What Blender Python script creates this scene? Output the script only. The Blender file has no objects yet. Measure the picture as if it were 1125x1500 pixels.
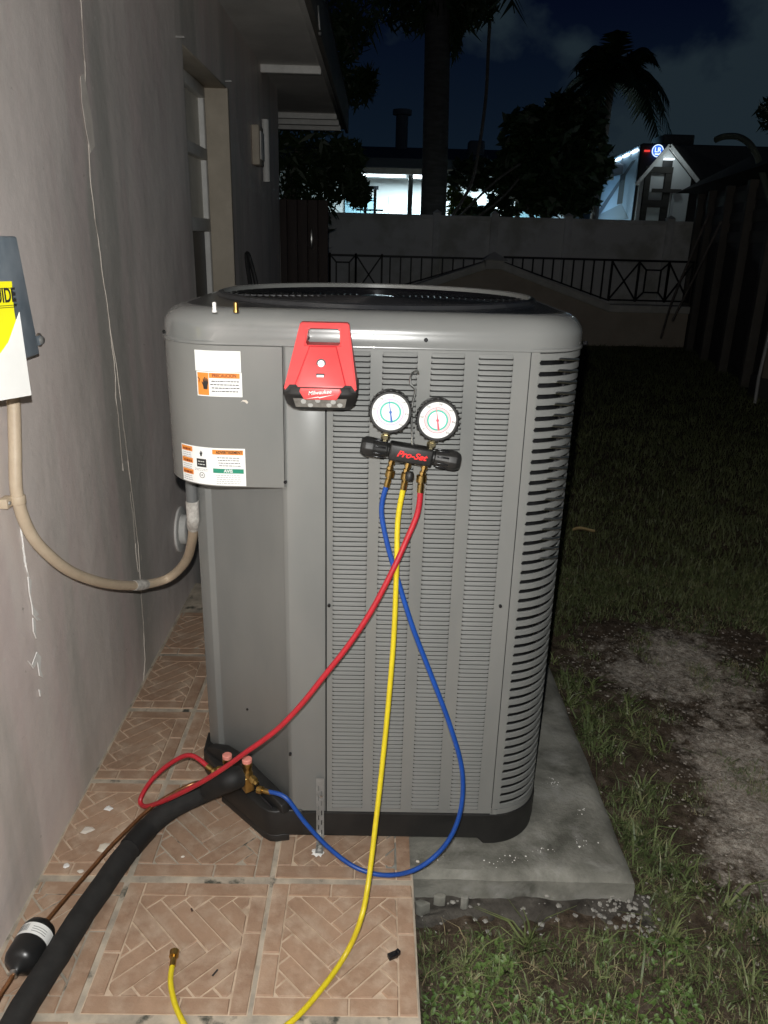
import bpy, bmesh, math, random
import numpy as np
from math import sin, cos, pi, radians
from mathutils import Vector, Matrix, noise as mnoise
random.seed(7); rng = np.random.default_rng(7)
S = bpy.context.scene
COL = S.collection

# ------------------------------------------------------------------ camera
HC = 1.38; PITCH = radians(19.5); YAW = radians(0.9); ROLL = radians(1.5); FPX = 1127.0
_f = Vector((sin(YAW)*cos(PITCH), cos(YAW)*cos(PITCH), -sin(PITCH)))
_r0 = _f.cross(Vector((0, 0, 1))).normalized(); _u0 = _r0.cross(_f)
_r = _r0*cos(ROLL) + _u0*sin(ROLL); _u = -_r0*sin(ROLL) + _u0*cos(ROLL)
CAMP = Vector((0, 0, HC))
cd = bpy.data.cameras.new('camera'); cam = bpy.data.objects.new('camera', cd); COL.objects.link(cam)
M = Matrix((( _r.x, _u.x, -_f.x, 0), (_r.y, _u.y, -_f.y, 0), (_r.z, _u.z, -_f.z, HC), (0, 0, 0, 1)))
cam.matrix_world = M
cd.sensor_fit = 'HORIZONTAL'; cd.sensor_width = 36; cd.lens = 36*FPX/1125
cd.clip_start = .02; cd.clip_end = 2000
S.camera = cam

def at(px, py, x=None, y=None, z=None):
    """world point where the sight line of a photo pixel meets a plane x=, y= or z="""
    d = _f + _r*((px-562.5)/FPX) - _u*((py-750)/FPX)
    if x is not None: t = x/d.x
    elif y is not None: t = y/d.y
    else: t = (z-HC)/d.z
    return CAMP + d*t

# ------------------------------------------------------------------ sky
W = bpy.data.worlds.new('World'); S.world = W; W.use_nodes = True
nt = W.node_tree; nt.nodes.clear()
def N(t, typ, **k):
    n = t.nodes.new(typ)
    for a, b in k.items(): setattr(n, a, b)
    return n
def ramp(t, fac, stops, interp='LINEAR'):
    n = N(t, 'ShaderNodeValToRGB'); n.color_ramp.interpolation = interp
    e = n.color_ramp.elements
    while len(e) < len(stops): e.new(.5)
    for i, (p, c) in enumerate(stops):
        e[i].position = p; e[i].color = (c, c, c, 1) if not hasattr(c, '__len__') else (*c, 1)
    t.links.new(fac, n.inputs[0]); return n.outputs[0]
tc = N(nt, 'ShaderNodeTexCoord'); sep = N(nt, 'ShaderNodeSeparateXYZ')
nt.links.new(tc.outputs['Generated'], sep.inputs[0])
grad = ramp(nt, sep.outputs['Z'], [(0, (.0095, .0185, .027)), (.10, (.0042, .0090, .0165)), (.24, (.0013, .0030, .0105)), (.6, (.0005, .0010, .004))])
mp = N(nt, 'ShaderNodeMapping'); mp.inputs['Scale'].default_value = (1, 1, 1.25)
nt.links.new(tc.outputs['Generated'], mp.inputs[0])
ns = N(nt, 'ShaderNodeTexNoise'); ns.inputs['Scale'].default_value = 3.6; ns.inputs['Detail'].default_value = 9; ns.inputs['Roughness'].default_value = .52
mp.inputs['Location'].default_value = (1.35, .2, .1)
nt.links.new(mp.outputs[0], ns.inputs['Vector'])
# clouds thin out with height
zf = N(nt, 'ShaderNodeMath', operation='MULTIPLY_ADD'); zf.inputs[1].default_value = -.50; zf.inputs[2].default_value = .085
nt.links.new(sep.outputs['Z'], zf.inputs[0])
xf = N(nt, 'ShaderNodeMath', operation='MULTIPLY_ADD'); xf.inputs[1].default_value = .42
nt.links.new(sep.outputs['X'], xf.inputs[0]); nt.links.new(zf.outputs[0], xf.inputs[2])
ad = N(nt, 'ShaderNodeMath', operation='ADD'); nt.links.new(ns.outputs['Fac'], ad.inputs[0]); nt.links.new(xf.outputs[0], ad.inputs[1])
cm = ramp(nt, ad.outputs[0], [(.565, 0), (.63, 1)])
mx = N(nt, 'ShaderNodeMixRGB'); mx.inputs[2].default_value = (.0120, .0200, .0265, 1)
nt.links.new(cm, mx.inputs[0]); nt.links.new(grad, mx.inputs[1])
bg = N(nt, 'ShaderNodeBackground'); bg.inputs['Strength'].default_value = 1.0
nt.links.new(mx.outputs[0], bg.inputs[0])
ow = N(nt, 'ShaderNodeOutputWorld'); nt.links.new(bg.outputs[0], ow.inputs[0])

# ------------------------------------------------------------------ the phone's flash lamp that took the photograph
fl = bpy.data.lights.new('flash', 'POINT'); fl.energy = 108; fl.shadow_soft_size = .006; fl.color = (1, .995, .965)
flo = bpy.data.objects.new('flash', fl); COL.objects.link(flo)
flo.location = CAMP + _r*(-.012) + _u*.055 + _f*.01
S.view_settings.view_transform = 'Standard'; S.view_settings.look = 'None'
S.view_settings.exposure = 0; S.view_settings.gamma = 1; S.view_settings.use_curve_mapping = False
S.cycles.max_bounces = 6

# ------------------------------------------------------------------ materials
MATS = {}
def mat(name, col, rough=.6, metal=0, col2=None, scale=8, detail=4, bump=0, bscale=None, emit=None, estr=0,
        lo=.35, hi=.65, dist=0, spec=None, coat=0, col3=None, s3=2.0, lo3=.5, hi3=.62, stretch=None, rvar=0, bdist=.002, rnd=0, trans=0):
    if name in MATS: return MATS[name]
    m = bpy.data.materials.new(name); m.use_nodes = True; t = m.node_tree
    b = t.nodes['Principled BSDF']
    b.inputs['Base Color'].default_value = (*col, 1); b.inputs['Roughness'].default_value = rough
    b.inputs['Metallic'].default_value = metal; b.inputs['Coat Weight'].default_value = coat
    if spec is not None: b.inputs['Specular IOR Level'].default_value = spec
    if trans: b.inputs['Transmission Weight'].default_value = trans
    if emit: b.inputs['Emission Color'].default_value = (*emit, 1); b.inputs['Emission Strength'].default_value = estr
    co = N(t, 'ShaderNodeTexCoord').outputs['Object']
    if stretch:
        mpn = N(t, 'ShaderNodeMapping'); mpn.inputs['Scale'].default_value = stretch
        t.links.new(co, mpn.inputs[0]); co = mpn.outputs[0]
    out = None
    if col2 is not None:
        n = N(t, 'ShaderNodeTexNoise'); n.inputs['Scale'].default_value = scale; n.inputs['Detail'].default_value = detail; n.inputs['Roughness'].default_value = .62; n.inputs['Distortion'].default_value = dist
        t.links.new(co, n.inputs['Vector'])
        out = ramp(t, n.outputs['Fac'], [(lo, col), (hi, col2)])
        if rvar:
            rr = N(t, 'ShaderNodeMath', operation='MULTIPLY_ADD'); rr.inputs[1].default_value = rvar; rr.inputs[2].default_value = rough-rvar/2
            t.links.new(n.outputs['Fac'], rr.inputs[0]); t.links.new(rr.outputs[0], b.inputs['Roughness'])
    if col3 is not None:
        n3 = N(t, 'ShaderNodeTexNoise'); n3.inputs['Scale'].default_value = s3; n3.inputs['Detail'].default_value = 7; n3.inputs['Roughness'].default_value = .6; n3.inputs['Distortion'].default_value = dist*1.5
        t.links.new(co, n3.inputs['Vector'])
        r3 = ramp(t, n3.outputs['Fac'], [(lo3, 0), (hi3, 1)])
        x = N(t, 'ShaderNodeMixRGB'); x.inputs[2].default_value = (*col3, 1)
        t.links.new(r3, x.inputs[0])
        if out: t.links.new(out, x.inputs[1])
        else: x.inputs[1].default_value = (*col, 1)
        out = x.outputs[0]
    if rnd and out:
        oi = N(t, 'ShaderNodeObjectInfo'); hs = N(t, 'ShaderNodeHueSaturation')
        mr = N(t, 'ShaderNodeMapRange'); mr.inputs['To Min'].default_value = 1-rnd; mr.inputs['To Max'].default_value = 1+rnd
        t.links.new(oi.outputs['Random'], mr.inputs[0]); t.links.new(mr.outputs[0], hs.inputs['Value']); t.links.new(out, hs.inputs['Color']); out = hs.outputs[0]
    if out: t.links.new(out, b.inputs['Base Color'])
    if bump:
        nb = N(t, 'ShaderNodeTexNoise'); nb.inputs['Scale'].default_value = bscale or scale; nb.inputs['Detail'].default_value = 8; nb.inputs['Roughness'].default_value = .65
        t.links.new(co, nb.inputs['Vector'])
        bn = N(t, 'ShaderNodeBump'); bn.inputs['Strength'].default_value = bump; bn.inputs['Distance'].default_value = bdist
        t.links.new(nb.outputs['Fac'], bn.inputs['Height']); t.links.new(bn.outputs[0], b.inputs['Normal'])
    MATS[name] = m; return m

PAINT = mat('grey_enamel', (.190, .194, .187), .27, col2=(.208, .212, .204), scale=5, detail=2, col3=(.235, .232, .216), s3=2.6, lo3=.40, hi3=.85, stretch=(1.6, 1.6, .7))
CAPM = mat('grey_enamel_cap', (.190, .194, .187), .24, col2=(.205, .209, .202), scale=3, coat=.7)
PAINTD = mat('grey_enamel_shaded', (.022, .023, .026), .22, col2=(.035, .036, .038), scale=9)  # grey enamel blackened: the shade of grazing flash is put into its colour
PAINTS = mat('grey_enamel_slats', (.176, .180, .173), .55, col2=(.190, .194, .187), scale=6, spec=.3)
BEAD = mat('grey_enamel_glint', (.25, .25, .24), .16, coat=.6)  # paler, glossier enamel for the glint beads on the louver ends
BLACKP = mat('black_plastic', (.012, .012, .012), .5, col2=(.02, .019, .018), scale=20, bump=.1, bscale=90)
BLACKG = mat('black_gloss', (.008, .008, .010), .22, col2=(.014, .014, .015), scale=9)
WIRE = mat('black_wire', (.02, .02, .022), .25, metal=.4)
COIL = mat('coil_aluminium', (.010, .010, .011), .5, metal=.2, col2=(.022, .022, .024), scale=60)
FOAM = mat('black_pipe_foam', (.011, .0105, .010), .85, col2=(.019, .018, .017), scale=40, bump=.3, bscale=120, bdist=.001)
TAPE = mat('black_tape', (.007, .007, .007), .65)
BRASS = mat('brass', (.55, .38, .13), .3, metal=1, col2=(.42, .27, .09), scale=60)
BRASSP = mat('pale_brass', (.72, .62, .38), .25, metal=1)
COPPER = mat('copper', (.50, .24, .11), .4, metal=.9, col2=(.26, .12, .06), scale=24)
STEEL = mat('steel', (.55, .55, .53), .3, metal=1)
GALV = mat('galvanised', (.28, .28, .27), .4, metal=.2, col2=(.19, .19, .185), scale=40)
RED = mat('red_plastic', (.70, .070, .072), .42, col2=(.76, .082, .082), scale=12, bump=.06, bscale=300)
REDD = mat('red_plastic_edge', (.55, .012, .022), .35)
RUBR = mat('red_hose', (.50, .022, .035), .38, col2=(.42, .02, .03), scale=40)
RUBB = mat('blue_hose', (.012, .075, .36), .38, col2=(.01, .06, .29), scale=40)
RUBY = mat('yellow_hose', (.74, .60, .02), .38, col2=(.64, .5, .02), scale=40)
PINK = mat('pink_cap', (.75, .27, .22), .5)
WHITE = mat('white_print', (.82, .82, .80), .4)
WHITEP = mat('white_sticker', (.86, .86, .84), .35, col2=(.90, .90, .88), scale=20)
ORANGE = mat('orange_print', (.80, .27, .04), .4)
GREENP = mat('green_print', (.02, .26, .16), .4)
TEAL = mat('dial_green', (.05, .48, .36), .5)
MAGN = mat('dial_purple', (.50, .22, .42), .5)
DRED = mat('dial_red', (.70, .09, .13), .5)
DBLU = mat('dial_blue', (.03, .12, .42), .5)
INK = mat('black_ink', (.02, .02, .02), .5)
INKG = mat('grey_ink', (.30, .30, .30), .5)
INKR = mat('dark_red_ink', (.22, .03, .01), .5)
REDI = mat('red_ink', (.85, .03, .03), .4)
YELL = mat('yellow_paper', (.86, .80, .01), .55)
PAPER = mat('white_paper', (.90, .90, .88), .6, col2=(.78, .78, .75), scale=5)
CREAM = mat('cream_conduit', (.60, .49, .36), .5, col2=(.54, .43, .31), scale=30, bump=.1)
CHALK = mat('chalky_sealant', (.62, .60, .56), .8, col2=(.36, .34, .31), scale=70, bump=.4)
BOXM = mat('blue_grey_box', (.26, .325, .39), .4, col2=(.42, .48, .54), scale=14, detail=3, rvar=.2, stretch=(1, 1, .8))
TRIM = mat('white_trim', (.80, .79, .76), .6, col2=(.68, .67, .64), scale=12)
JAMB = mat('cream_jamb', (.50, .44, .355), .7, col2=(.43, .375, .30), scale=10, bump=.1)
GLASSM = mat('window_glass', (.008, .009, .010), .35, spec=.12)
BLIND = mat('window_blind', (.80, .76, .68), .6, col2=(.62, .59, .52), scale=4)
LEAF = mat('leaf_dark', (.022, .04, .014), .5, col2=(.035, .065, .02), scale=2)
LEAFY = mat('leaf_yellow_green', (.12, .17, .02), .5, col2=(.07, .12, .02), scale=3)
BARK = mat('bark', (.10, .085, .075), .85, col2=(.16, .14, .125), scale=5, stretch=(1, 1, 3), bump=.4, bdist=.02)
WOODD = mat('dark_red_wood', (.026, .014, .011), .7, col2=(.018, .010, .008), scale=6, stretch=(6, 6, 1))
SHED = mat('shed_board', (.048, .044, .037), .8, col2=(.066, .060, .052), scale=3, stretch=(1, 1, 4))
SHEDP = mat('shed_post', (.095, .086, .073), .8, col2=(.125, .113, .095), scale=3)
ROOFD = mat('dark_shingle', (.012, .012, .013), .9, col2=(.02, .02, .02), scale=9)
IRON = mat('black_iron', (.012, .012, .013), .5)
FENCEW = mat('white_vinyl', (.82, .81, .77), .6, col2=(.86, .85, .81), scale=1.6, col3=(.60, .59, .52), s3=1.3, lo3=.48, hi3=.6)
BEIGEW = mat('beige_render', (.58, .50, .40), .85, col2=(.49, .42, .33), scale=3, bump=.2)
COPING = mat('pale_coping', (.80, .77, .69), .8, col2=(.62, .60, .53), scale=4, bump=.2)
NEIGH = mat('neighbour_wall', (.60, .62, .62), .8)
NROOF = mat('neighbour_roof', (.10, .12, .15), .7)
RVW = mat('rv_panel_blue_lit', (.40, .55, .72), .35)  # white panel tinted blue: the lamp light is put into its colour
RVD = mat('rv_dark_panel', (.10, .095, .09), .5)
SHINGLE = mat('brown_shingle', (.10, .085, .075), .9, col2=(.07, .06, .055), scale=5)

def wall_material():
    m = bpy.data.materials.new('painted_stucco'); m.use_nodes = True; t = m.node_tree; b = t.nodes['Principled BSDF']
    g = N(t, 'ShaderNodeNewGeometry').outputs['Position']
    def nz(scale, detail=5, st=None, rough=.6, loc=(0, 0, 0)):
        p = g
        if st:
            q = N(t, 'ShaderNodeMapping'); q.inputs['Scale'].default_value = st; q.inputs['Location'].default_value = loc
            t.links.new(g, q.inputs[0]); p = q.outputs[0]
        n = N(t, 'ShaderNodeTexNoise'); n.inputs['Scale'].default_value = scale; n.inputs['Detail'].default_value = detail; n.inputs['Roughness'].default_value = rough
        t.links.new(p, n.inputs['Vector']); return n.outputs['Fac']
    def mix(f, a, c):
        x = N(t, 'ShaderNodeMixRGB'); t.links.new(f, x.inputs[0])
        if hasattr(a, 'name'): t.links.new(a, x.inputs[1])
        else: x.inputs[1].default_value = (*a, 1)
        x.inputs[2].default_value = (*c, 1); return x.outputs[0]
    base = ramp(t, nz(1.3, 4), [(.35, (.80, .715, .675)), (.65, (.69, .63, .59))])
    base = mix(ramp(t, nz(1.0, 5, (1, 3.0, .35)), [(.46, 0), (.64, .85)]), base, (.44, .425, .39))     # water streaks
    base = mix(ramp(t, nz(2.2, 3, (1, 2.0, .3), loc=(3, 1, 5)), [(.50, 0), (.62, .8)]), base, (.68, .58, .555)) # pinkish older paint
    base = mix(ramp(t, nz(42, 3), [(.66, 0), (.74, .55)]), base, (.74, .70, .65))
    base = mix(ramp(t, nz(30, 4, loc=(7, 7, 7), st=(1, 1, 1)), [(.70, 0), (.76, .7)]), base, (.30, .265, .23))
    t.links.new(base, b.inputs['Base Color']); b.inputs['Roughness'].default_value = .55
    bn = N(t, 'ShaderNodeBump'); bn.inputs['Strength'].default_value = .3; bn.inputs['Distance'].default_value = .004
    t.links.new(nz(22, 9, rough=.7), bn.inputs['Height'])
    bn2 = N(t, 'ShaderNodeBump'); bn2.inputs['Strength'].default_value = .35; bn2.inputs['Distance'].default_value = .02
    t.links.new(nz(3.5, 3), bn2.inputs['Height']); t.links.new(bn.outputs[0], bn2.inputs['Normal'])
    t.links.new(bn2.outputs[0], b.inputs['Normal'])
    MATS['stucco'] = m; return m
STUCCO = wall_material()
PATCH = mat('bare_plaster', (.86, .85, .82), .85, col2=(.74, .72, .69), scale=50)
CRACK = mat('pale_crack_line', (.72, .66, .58), .8, col2=(.60, .54, .47), scale=30)
SOFF = mat('soffit_paint', (.66, .64, .60), .8, col2=(.54, .52, .49), scale=3, bump=.2, bscale=10)

# ------------------------------------------------------------------ mesh builder
class MB:
    def __init__(s): s.v = []; s.f = []; s.m = []
    def add(s, vs, fs, mi=0):
        o = len(s.v); s.v += [tuple(v) for v in vs]; s.f += [tuple(i+o for i in f) for f in fs]; s.m += [mi]*len(fs); return s
    def box(s, a, b, mi=0, mtx=None):
        (x0, y0, z0), (x1, y1, z1) = a, b
        vs = [(x0, y0, z0), (x1, y0, z0), (x1, y1, z0), (x0, y1, z0), (x0, y0, z1), (x1, y0, z1), (x1, y1, z1), (x0, y1, z1)]
        if mtx: vs = [mtx @ Vector(v) for v in vs]
        return s.add(vs, [(0, 3, 2, 1), (4, 5, 6, 7), (0, 1, 5, 4), (1, 2, 6, 5), (2, 3, 7, 6), (3, 0, 4, 7)], mi)
    def prism(s, poly, z0, z1, mi=0, axis='z'):
        n = len(poly)
        def P(a, b, c): return (a, b, c) if axis == 'z' else ((a, c, b) if axis == 'y' else (c, a, b))
        vs = [P(x, y, z0) for x, y in poly] + [P(x, y, z1) for x, y in poly]
        fs = [tuple(range(n))[::-1], tuple(range(n, 2*n))] + [(i, (i+1) % n, (i+1) % n+n, i+n) for i in range(n)]
        return s.add(vs, fs, mi)
    def bar(s, p, q, w, h=None, mi=0, up=(0, 0, 1)):
        p = Vector(p); q = Vector(q); h = h or w; d = (q-p).normalized(); u = Vector(up)
        if abs(d.dot(u)) > .99: u = Vector((0, 1, 0))
        a = d.cross(u).normalized(); c = a.cross(d)
        vs = [e + a*i*w/2 + c*j*h/2 for e in (p, q) for i, j in ((-1, -1), (1, -1), (1, 1), (-1, 1))]
        return s.add(vs, [(0, 1, 2, 3), (7, 6, 5, 4), (0, 4, 5, 1), (1, 5, 6, 2), (2, 6, 7, 3), (3, 7, 4, 0)], mi)
    def tube(s, pts, r, n=12, mi=0, cap=True):
        pts = [Vector(p) for p in pts]; rs = r if hasattr(r, '__len__') else [r]*len(pts); o = len(s.v)
        a = None
        for i, p in enumerate(pts):
            d = (pts[min(i+1, len(pts)-1)] - pts[max(i-1, 0)])
            if d.length < 1e-9: d = Vector((0, 0, 1))
            d.normalize()
            if a is None:
                a = d.cross(Vector((0, 0, 1)))
                if a.length < .1: a = d.cross(Vector((0, 1, 0)))
            else: a = a - d*a.dot(d)
            a.normalize(); b = d.cross(a)
            for k in range(n):
                t = 2*pi*k/n; s.v.append(tuple(p + (a*cos(t)+b*sin(t))*rs[i]))
        for i in range(len(pts)-1):
            for k in range(n):
                s.f.append((o+i*n+k, o+i*n+(k+1) % n, o+(i+1)*n+(k+1) % n, o+(i+1)*n+k)); s.m.append(mi)
        if cap:
            s.f.append(tuple(o+k for k in range(n))[::-1]); s.m.append(mi)
            e = o+(len(pts)-1)*n; s.f.append(tuple(e+k for k in range(n))); s.m.append(mi)
        return s
    def lathe(s, c, axis, prof, n=20, mi=0):
        """prof: list of (distance along axis, radius)"""
        c = Vector(c); d = Vector(axis).normalized()
        a = d.cross(Vector((0, 0, 1)))
        if a.length < .1: a = d.cross(Vector((0, 1, 0)))
        a.normalize(); b = d.cross(a); o = len(s.v)
        for h, r in prof:
            for k in range(n):
                t = 2*pi*k/n; s.v.append(tuple(c + d*h + (a*cos(t)+b*sin(t))*r))
        for i in range(len(prof)-1):
            for k in range(n): s.f.append((o+i*n+k, o+i*n+(k+1) % n, o+(i+1)*n+(k+1) % n, o+(i+1)*n+k)); s.m.append(mi)
        s.f.append(tuple(o+k for k in range(n))[::-1]); s.m.append(mi)
        e = o+(len(prof)-1)*n; s.f.append(tuple(e+k for k in range(n))); s.m.append(mi)
        return s
    def sheet(s, rows, mi=0):
        o = len(s.v); m = len(rows[0])
        for r in rows: s.v += [tuple(p) for p in r]
        for i in range(len(rows)-1):
            for j in range(m-1): s.f.append((o+i*m+j, o+i*m+j+1, o+(i+1)*m+j+1, o+(i+1)*m+j)); s.m.append(mi)
        return s
    def build(s, name, mats, parent=None, local=False, smooth=False, bevel=0, seg=2, ang=35, fix=True):
        me = bpy.data.meshes.new(name)
        off = Vector((0, 0, 0))
        if parent is not None and not local:
            p = parent
            while p is not None: off += p.location; p = p.parent
        me.from_pydata([tuple(Vector(v)-off) for v in s.v], [], s.f)
        for m in (mats if isinstance(mats, (list, tuple)) else [mats]): me.materials.append(m)
        me.polygons.foreach_set('material_index', s.m)
        if fix or bevel:
            bm = bmesh.new(); bm.from_mesh(me)
            if fix: bmesh.ops.recalc_face_normals(bm, faces=bm.faces)
            if bevel:
                ed = [e for e in bm.edges if len(e.link_faces) == 2 and e.calc_face_angle(0) > radians(ang)]
                bmesh.ops.bevel(bm, geom=ed, offset=bevel, segments=seg, affect='EDGES', profile=.5, clamp_overlap=True)
            bm.to_mesh(me); bm.free()
        if smooth or bevel:
            me.shade_smooth()
            try: me.set_sharp_from_angle(angle=radians(50 if bevel else 40))
            except Exception: pass
        o = bpy.data.objects.new(name, me); COL.objects.link(o); o.parent = parent
        return o

def tag(o, label=None, cat=None, group=None, kind=None):
    if label: o['label'] = label
    if cat: o['category'] = cat
    if group: o['group'] = group
    if kind: o['kind'] = kind
    return o
def thing(name, label, cat, loc=(0, 0, 0), group=None, mtx=None):
    o = bpy.data.objects.new(name, None); COL.objects.link(o); o.empty_display_size = .05
    if mtx is not None: o.matrix_world = mtx
    else: o.location = loc
    return tag(o, label, cat, group)
def dup(o, loc, name=None):
    c = o.copy(); COL.objects.link(c); c.location = loc; return c
def smooth_path(P, n=14):
    P = [Vector(p) for p in P]; out = []
    for i in range(len(P)-1):
        p0 = P[max(i-1, 0)]; p1 = P[i]; p2 = P[i+1]; p3 = P[min(i+2, len(P)-1)]
        for k in range(n):
            t = k/n; out.append(.5*((2*p1) + (p2-p0)*t + (2*p0-5*p1+4*p2-p3)*t*t + (3*p1-p0-3*p2+p3)*t**3))
    out.append(P[-1]); return out
def text(name, s, size, m, parent, mtx, shear=0, ext=.0004, align='CENTER', bold=0, sx=1):
    c = bpy.data.curves.new(name, 'FONT'); c.body = s; c.size = size; c.extrude = ext; c.align_x = align; c.align_y = 'CENTER'; c.shear = shear; c.offset = bold
    tmp = bpy.data.objects.new('tmp', c); COL.objects.link(tmp)
    dg = bpy.context.evaluated_depsgraph_get(); me = bpy.data.meshes.new_from_object(tmp.evaluated_get(dg))
    bpy.data.objects.remove(tmp); me.name = name
    if sx != 1: me.transform(Matrix.Diagonal((sx, 1, 1, 1)))
    me.materials.clear(); me.materials.append(m)
    o = bpy.data.objects.new(name, me); COL.objects.link(o); o.parent = parent; o.matrix_local = mtx
    return o
FRONT = Matrix.Rotation(pi/2, 4, 'X')       # text standing in the xz plane, read from -y

# ================================================================== SETTING
# ---- ground: one sheet, fine near the camera
def fbm(x, y, sc, o=4, seed=0.):
    return mnoise.fractal(Vector((x*sc+seed, y*sc-seed, seed*.3)), 1.0, 2.0, o)
def axis_pts(lo, fine0, fine1, hi, step, growth=1.18):
    a = list(np.arange(fine0, fine1, step)); s = step; x = fine1
    while x < hi: a.append(x); s *= growth; x += s
    a.append(hi); b = []; s = step; x = fine0
    while x > lo: s *= growth; x -= s; b.append(max(x, lo))
    return sorted(set(b))+a
gx = axis_pts(-300, 0.05, 2.1, 300, .0115); gy = axis_pts(-100, .85, 3.3, 900, .0115)
def ground_z(x, y):
    h = -.085 + .018*fbm(x, y, 2.3, 3, 3.1) + .008*fbm(x, y, 16, 3, 1.7) + .0035*fbm(x, y, 48, 2, 4.4)
    if x < .75 and y > 1.25: h = min(h, -.06)
    if y > 9: h -= .0
    return h
rows = [[(x, y, ground_z(x, y)) if (-1 < x < 12 and 0 < y < 14) else (x, y, -.085) for x in gx] for y in gy]
mb = MB().sheet(rows)
def soil_material():
    m = bpy.data.materials.new('soil_and_sand'); m.use_nodes = True; t = m.node_tree; b = t.nodes['Principled BSDF']
    g = N(t, 'ShaderNodeNewGeometry').outputs['Position']
    def nz(scale, detail=5, rough=.6, loc=(0, 0, 0)):
        q = N(t, 'ShaderNodeMapping'); q.inputs['Location'].default_value = loc; t.links.new(g, q.inputs[0])
        n = N(t, 'ShaderNodeTexNoise'); n.inputs['Scale'].default_value = scale; n.inputs['Detail'].default_value = detail; n.inputs['Roughness'].default_value = rough
        t.links.new(q.outputs[0], n.inputs['Vector']); return n.outputs['Fac']
    soil = ramp(t, nz(28, 8, .7), [(.3, (.030, .022, .015)), (.52, (.090, .066, .046)), (.74, (.20, .165, .13))])
    sand = ramp(t, nz(55, 8, .75), [(.3, (.13, .10, .078)), (.48, (.38, .33, .275)), (.66, (.68, .63, .555))])
    # worn pale strip of sand running beside the pad
    sp = N(t, 'ShaderNodeSeparateXYZ'); t.links.new(g, sp.inputs[0])
    def mth(op, a, c, d=None):
        n = N(t, 'ShaderNodeMath', operation=op)
        for i, v in enumerate((a, c, d)):
            if v is None: continue
            if hasattr(v, 'name'): t.links.new(v, n.inputs[i])
            else: n.inputs[i].default_value = v
        return n.outputs[0]
    X, Y = sp.outputs[0], sp.outputs[1]
    def gau(x0, y0, kx, ky, w, sh):      # elongated worn spot, sheared along the path
        dy = mth('SUBTRACT', Y, y0); dx = mth('SUBTRACT', mth('SUBTRACT', X, x0), mth('MULTIPLY', dy, sh))
        e = mth('ADD', mth('MULTIPLY', mth('MULTIPLY', dx, dx), kx), mth('MULTIPLY', mth('MULTIPLY', dy, dy), ky))
        return mth('MULTIPLY', mth('EXPONENT', mth('MULTIPLY', e, -1.0), 0), w)
    spots = mth('ADD', gau(1.10, 1.74, 16, 4.0, .62, .25), gau(1.12, 2.52, 6.5, 9, .50, .4))
    nn = mth('ADD', mth('MULTIPLY', nz(5.0, 7, .68, (3.3, 1.2, 0)), .95), mth('MULTIPLY', nz(22, 6, .75, (1, 7, 0)), .75))
    mask = mth('ADD', spots, nn)
    mask = mth('SUBTRACT', mask, .33); mk = ramp(t, mask, [(.82, 0), (1.06, 1)])
    x = N(t, 'ShaderNodeMixRGB'); t.links.new(mk, x.inputs[0]); t.links.new(soil, x.inputs[1]); t.links.new(sand, x.inputs[2])
    t.links.new(x.outputs[0], b.inputs['Base Color']); b.inputs['Roughness'].default_value = .95; b.inputs['Specular IOR Level'].default_value = .2
    bn = N(t, 'ShaderNodeBump'); bn.inputs['Strength'].default_value = .9; bn.inputs['Distance'].default_value = .012
    t.links.new(nz(60, 9, .75), bn.inputs['Height']); t.links.new(bn.outputs[0], b.inputs['Normal'])
    return m
SOIL = soil_material()
tag(mb.build('ground', SOIL, smooth=True, fix=False), 'sandy brown soil of the back yard with a pale worn patch beside the concrete pad', kind='structure')
def sandmask(x, y):
    d1 = y-1.74; d2 = y-2.52
    return 1.3*(.62*math.exp(-((x-1.10-.25*d1)**2*16+d1*d1*4)) + .50*math.exp(-((x-1.12-.4*d2)**2*6.5+d2*d2*9)))/.6

# ---- concrete pad under the unit
def rounded_slab(x0, x1, y0, y1, z0, z1, r, step):
    b = MB(); nx = int((x1-x0)/step); ny = int((y1-y0)/step)
    def warp(x, y):
        ex = x + .006*fbm(x, y, 5, 3, 8); ey = y + .007*fbm(x, y, 4, 3, 2)
        return ex, ey
    top = []
    for j in range(ny+1):
        row = []
        for i in range(nx+1):
            x = x0+(x1-x0)*i/nx; y = y0+(y1-y0)*j/ny
            d = min(x-x0+1, x1-x, y-y0, y1-y)
            z = z1 - (0 if d > r else (r-math.sqrt(max(0, r*r-(r-d)**2)))) + .0022*fbm(x, y, 9, 4, 1) - .002
            row.append((*warp(x, y), z))
        top.append(row)
    b.sheet(top)
    for edge in ([top[0][i] for i in range(nx+1)], [top[j][nx] for j in range(ny+1)], [top[ny][i] for i in range(nx, -1, -1)], [top[j][0] for j in range(ny, -1, -1)]):
        rws = []
        for k in range(6):
            t = k/5; rws.append([(p[0]+.005*fbm(p[0]+p[1], p[2]+t*.06, 14, 3, 4)*(k > 0), p[1]+.005*fbm(p[0]-p[1], p[2]+t*.06, 14, 3, 5)*(k > 0), p[2]*(1-t)+z0*t) for p in edge])
        b.sheet(rws)
    return b
CONC = mat('weathered_concrete', (.095, .094, .078), .8, col2=(.28, .275, .24), scale=6.5, detail=12, dist=.35, col3=(.33, .325, .30), s3=11, lo3=.52, hi3=.76, bump=.8, bscale=90, bdist=.003, lo=.36, hi=.64)
tag(rounded_slab(.05, .628, 1.395, 2.62, -.115, .0, .014, .018).build('concrete_pad', CONC, smooth=True, fix=False), 'weathered grey concrete pad sticking out to the right from under the condenser', kind='structure')
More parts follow.
